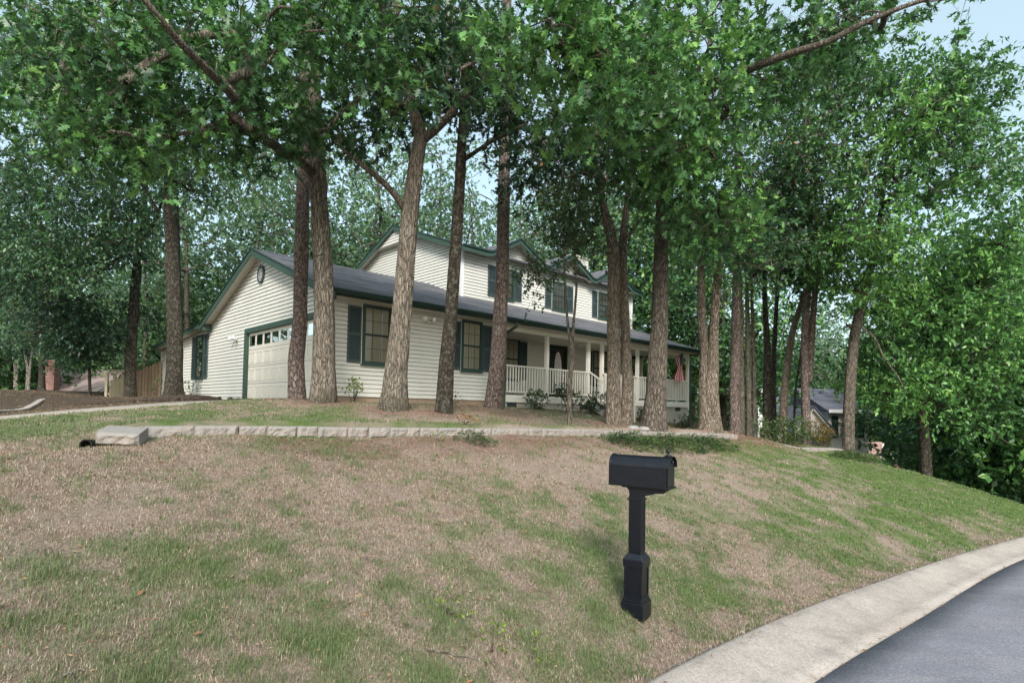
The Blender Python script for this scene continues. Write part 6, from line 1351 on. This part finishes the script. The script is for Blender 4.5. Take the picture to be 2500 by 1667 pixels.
# ------------------------------------------------------------------ grass and litter
rg = np.random.default_rng(77)
def scatter(n_, ymin, ymax, power):
    u_ = rg.random(n_); e = 2 - power; Y = (ymin ** e + u_ * (ymax ** e - ymin ** e)) ** (1 / e); X = rg.uniform(-.99, .99, n_) * Y; return X, Y
def grass(n_, ymin, ymax, power, hs, wd):
    X, Y = scatter(n_ // 7, ymin, ymax, power); X = np.repeat(X, 7); Y = np.repeat(Y, 7); cj = rg.normal(0, .022, (len(X), 2)) * (1 + 1.5 * (rg.random(len(X)) < .35))[:, None]; X = X + cj[:, 0]; Y = Y + cj[:, 1]; aj = np.arctan2(cj[:, 1], cj[:, 0])
    pe, _ = edge(X, Y); a, b = hb(X, Y); t, q = _front(X, Y); n_ = len(X)
    ok = (pe > -.035 + .06 * rg.random(n_)) & ~((b > -.05) & (a > .0) & (b < 12)) & ~((a < .05) & (b > .55 + rg.normal(0, .04, n_)) & (b < bfar(a) + .1)) & ~((q > -.03) & (q < .26) & (t > -.3) & (t < 13.7)) & (b < 17)
    X, Y, pe, aj = X[ok], Y[ok], pe[ok], aj[ok]; g, mu = fields(X, Y)
    dens = 1 - .80 * mu; bare = fbm(X * 1.7 + 9, Y * 1.7, 4); dens = dens * np.clip((bare - .22) * 5 + g * 1.5, .3, 1); ok = rg.random(len(X)) < dens; X, Y, g, mu, pe, aj = X[ok], Y[ok], g[ok], mu[ok], pe[ok], aj[ok]
    tuft = fbm(X * 7, Y * 7, 8); Z = ground(X, Y); Z = np.where(pe < .08, np.maximum(Z, edge(X, Y)[1] + .03), Z); n2 = len(X)
    isg = rg.random(n2) < np.clip(g * 1.1 + .02 + (tuft - .5) * 1.5, 0, 1)
    T = np.where(isg, .62 + .38 * rg.random(n2) ** 1.5 * np.where(_front(X, Y)[1] > 0, .35, np.clip(.35 + _front(X, Y)[0] / 20, .35, 1)), .06 + .42 * rg.random(n2)); T = np.where((mu > .3) & ~isg, rg.random(n2) * .25, T)
    h = hs * rg.uniform(.45, 1.25, n2) * np.where(isg, 1 + np.clip(tuft - .5, 0, 1) * 1.6, .85)
    az = aj + rg.normal(0, .7, n2); lean = np.where(isg, rg.uniform(.1, .95, n2), rg.uniform(.5, 1.45, n2)); w = wd * rg.uniform(.6, 1.4, n2) * (Y / 4) ** .55
    dx, dy = np.cos(az), np.sin(az); bx, by = -dy, dx
    V = np.empty((n2, 5, 3)); s1 = .55
    for k_, (f_, ww) in enumerate(((0, -.5), (0, .5), (s1, .36), (s1, -.36), (1, 0))):
        l = lean * (.55 if k_ in (2, 3) else 1.0); hh = h * f_; V[:, k_, 0] = X + dx * np.sin(l) * hh + bx * w * ww; V[:, k_, 1] = Y + dy * np.sin(l) * hh + by * w * ww; V[:, k_, 2] = Z - .004 + np.cos(l) * hh + (.004 if f_ else 0)
    F_ = (np.array([[0, 1, 2], [0, 2, 3], [3, 2, 4]])[None] + (np.arange(n2) * 5)[:, None, None]).reshape(-1, 3)
    return V.reshape(-1, 3), F_, np.repeat(T, 5)
parts = [grass(400000, 2.3, 7.5, .9, .038, .0034), grass(290000, 7.5, 26, .8, .045, .0054)]
off = 0; VV, FF, TT_ = [], [], []
for v, f_, t_ in parts: VV.append(v); FF.append(f_ + off); TT_.append(t_); off += len(v)
VV, FF, TT_ = np.concatenate(VV), np.concatenate(FF), np.concatenate(TT_)
tag(npmesh('grass', VV, FF, np.full(len(FF), 3), M['blade'], attr={'tint': TT_}), 'thin patchy grass, half dead and half green, over the bank and the lawn', 'grass', kind='stuff')
X, Y = scatter(22000, 2.5, 24, 1.0); pe, _ = edge(X, Y); a, b = hb(X, Y); t, q = _front(X, Y); g, mu = fields(X, Y)
ok = (pe > .02) & ~((b > -.1) & (a > 0)) & ~((a < .05) & (b > .6) & (b < bfar(a))) & (rg.random(len(X)) < .04 + mu * .9) & ~((q > -.03) & (q < .26)); X, Y = X[ok], Y[ok]; n2 = len(X)
P = np.stack([X, Y, ground(X, Y) + .012 + .01 * rg.random(n2)], 1)
ki = rg.integers(0, len(EP) - 1, 5200); T_ = nrm(np.gradient(EP[:, :2], axis=0)); f_ = rg.random(5200)[:, None]; q_ = EP[ki] * (1 - f_) + EP[ki + 1] * f_; o_ = np.where(rg.random(5200) < .6, KW[ki] + rg.normal(0, .010, 5200), rg.uniform(-.02, .12, 5200))
KP = np.stack([q_[:, 0] + T_[ki, 1] * o_, q_[:, 1] - T_[ki, 0] * o_, q_[:, 2] + np.where(o_ > .3, -.036, .046)], 1); P = np.concatenate([P, KP]); n2 = len(P); LS = np.r_[rg.uniform(.018, .07, n2 - 5200), rg.uniform(.008, .035, 5200)]
az = rg.random(n2) * 6.28
X2, Y2 = scatter(26000, 2.4, 22, 1.0); pe2, _ = edge(X2, Y2); a2_, b2_ = hb(X2, Y2); t2, q2 = _front(X2, Y2); g2, mu2 = fields(X2, Y2)
ok2 = (pe2 > .05) & ~((b2_ > -.1) & (a2_ > 0)) & ~((a2_ < .05) & (b2_ > .6) & (b2_ < bfar(a2_))) & (rg.random(len(X2)) < .35 + mu2 * .6) & ~((q2 > -.03) & (q2 < .26)); X2, Y2 = X2[ok2], Y2[ok2]; n3_ = len(X2)
P = np.concatenate([P, np.stack([X2, Y2, ground(X2, Y2) + .008 + .02 * rg.random(n3_)], 1)]); n2 = len(P); LS = np.r_[LS, rg.uniform(.012, .034, n3_)]; az = rg.random(n2) * 6.28
tag(leaf_mesh('leaf_litter', P, np.stack([np.cos(az), np.sin(az), rg.normal(0, .25, n2)], 1), nrm(np.array([0, 0, 1.]) + rnd_unit(n2, rg) * .5), LS, rg.random(n2), 'leaf', M['litter'], None), 'dry brown leaves and bark chips scattered under the wall and the trees', 'leaf litter', kind='stuff')

# ------------------------------------------------------------------ light
SUN_EL, SUN_AZ = R(36), R(176)          # azimuth measured clockwise from +Y: behind the camera
w = bpy.data.worlds.new('World'); sc.world = w; w.use_nodes = True; nt = w.node_tree; bg = nt.nodes['Background']
sky = nt.nodes.new('ShaderNodeTexSky'); sky.sky_type = 'NISHITA'; sky.sun_disc = False; sky.sun_elevation = SUN_EL; sky.sun_rotation = SUN_AZ % (2 * math.pi); sky.air_density = 1.0; sky.dust_density = 2.5; sky.ozone_density = 1.5
veil = nt.nodes.new('ShaderNodeMixRGB'); veil.blend_type = 'ADD'; veil.inputs[0].default_value = 1; veil.inputs[2].default_value = (2.1, 2.6, 2.2, 1); nt.links.new(sky.outputs[0], veil.inputs[1]); nt.links.new(veil.outputs[0], bg.inputs[0]); bg.inputs[1].default_value = SKYS if 'SKYS' in globals() else .13
sl = bpy.data.lights.new('sun', 'SUN'); sl.energy = 3.2; sl.angle = R(16); sl.color = (1, .955, .89); so = bpy.data.objects.new('sun', sl); COL.objects.link(so)
dv = Vector((math.sin(SUN_AZ) * math.cos(SUN_EL), math.cos(SUN_AZ) * math.cos(SUN_EL), math.sin(SUN_EL))); so.rotation_euler = dv.to_track_quat('Z', 'Y').to_euler(); so.location = (0, -10, 20)
vs = sc.view_settings; vs.view_transform = 'Standard'; vs.look = 'None'; vs.gamma = 1; vs.exposure = .55; vs.use_curve_mapping = False
sc.render.engine = 'CYCLES'; cy = sc.cycles; cy.use_denoising = True
try: cy.denoiser = 'OPENIMAGEDENOISE'
except Exception: pass
cy.max_bounces = 6; cy.diffuse_bounces = 4; cy.glossy_bounces = 3; cy.transmission_bounces = 3; cy.transparent_max_bounces = 6; cy.caustics_reflective = False; cy.caustics_refractive = False; cy.use_adaptive_sampling = True; cy.adaptive_threshold = .02
print('leaves', NT[0], 'objects', len(bpy.data.objects))
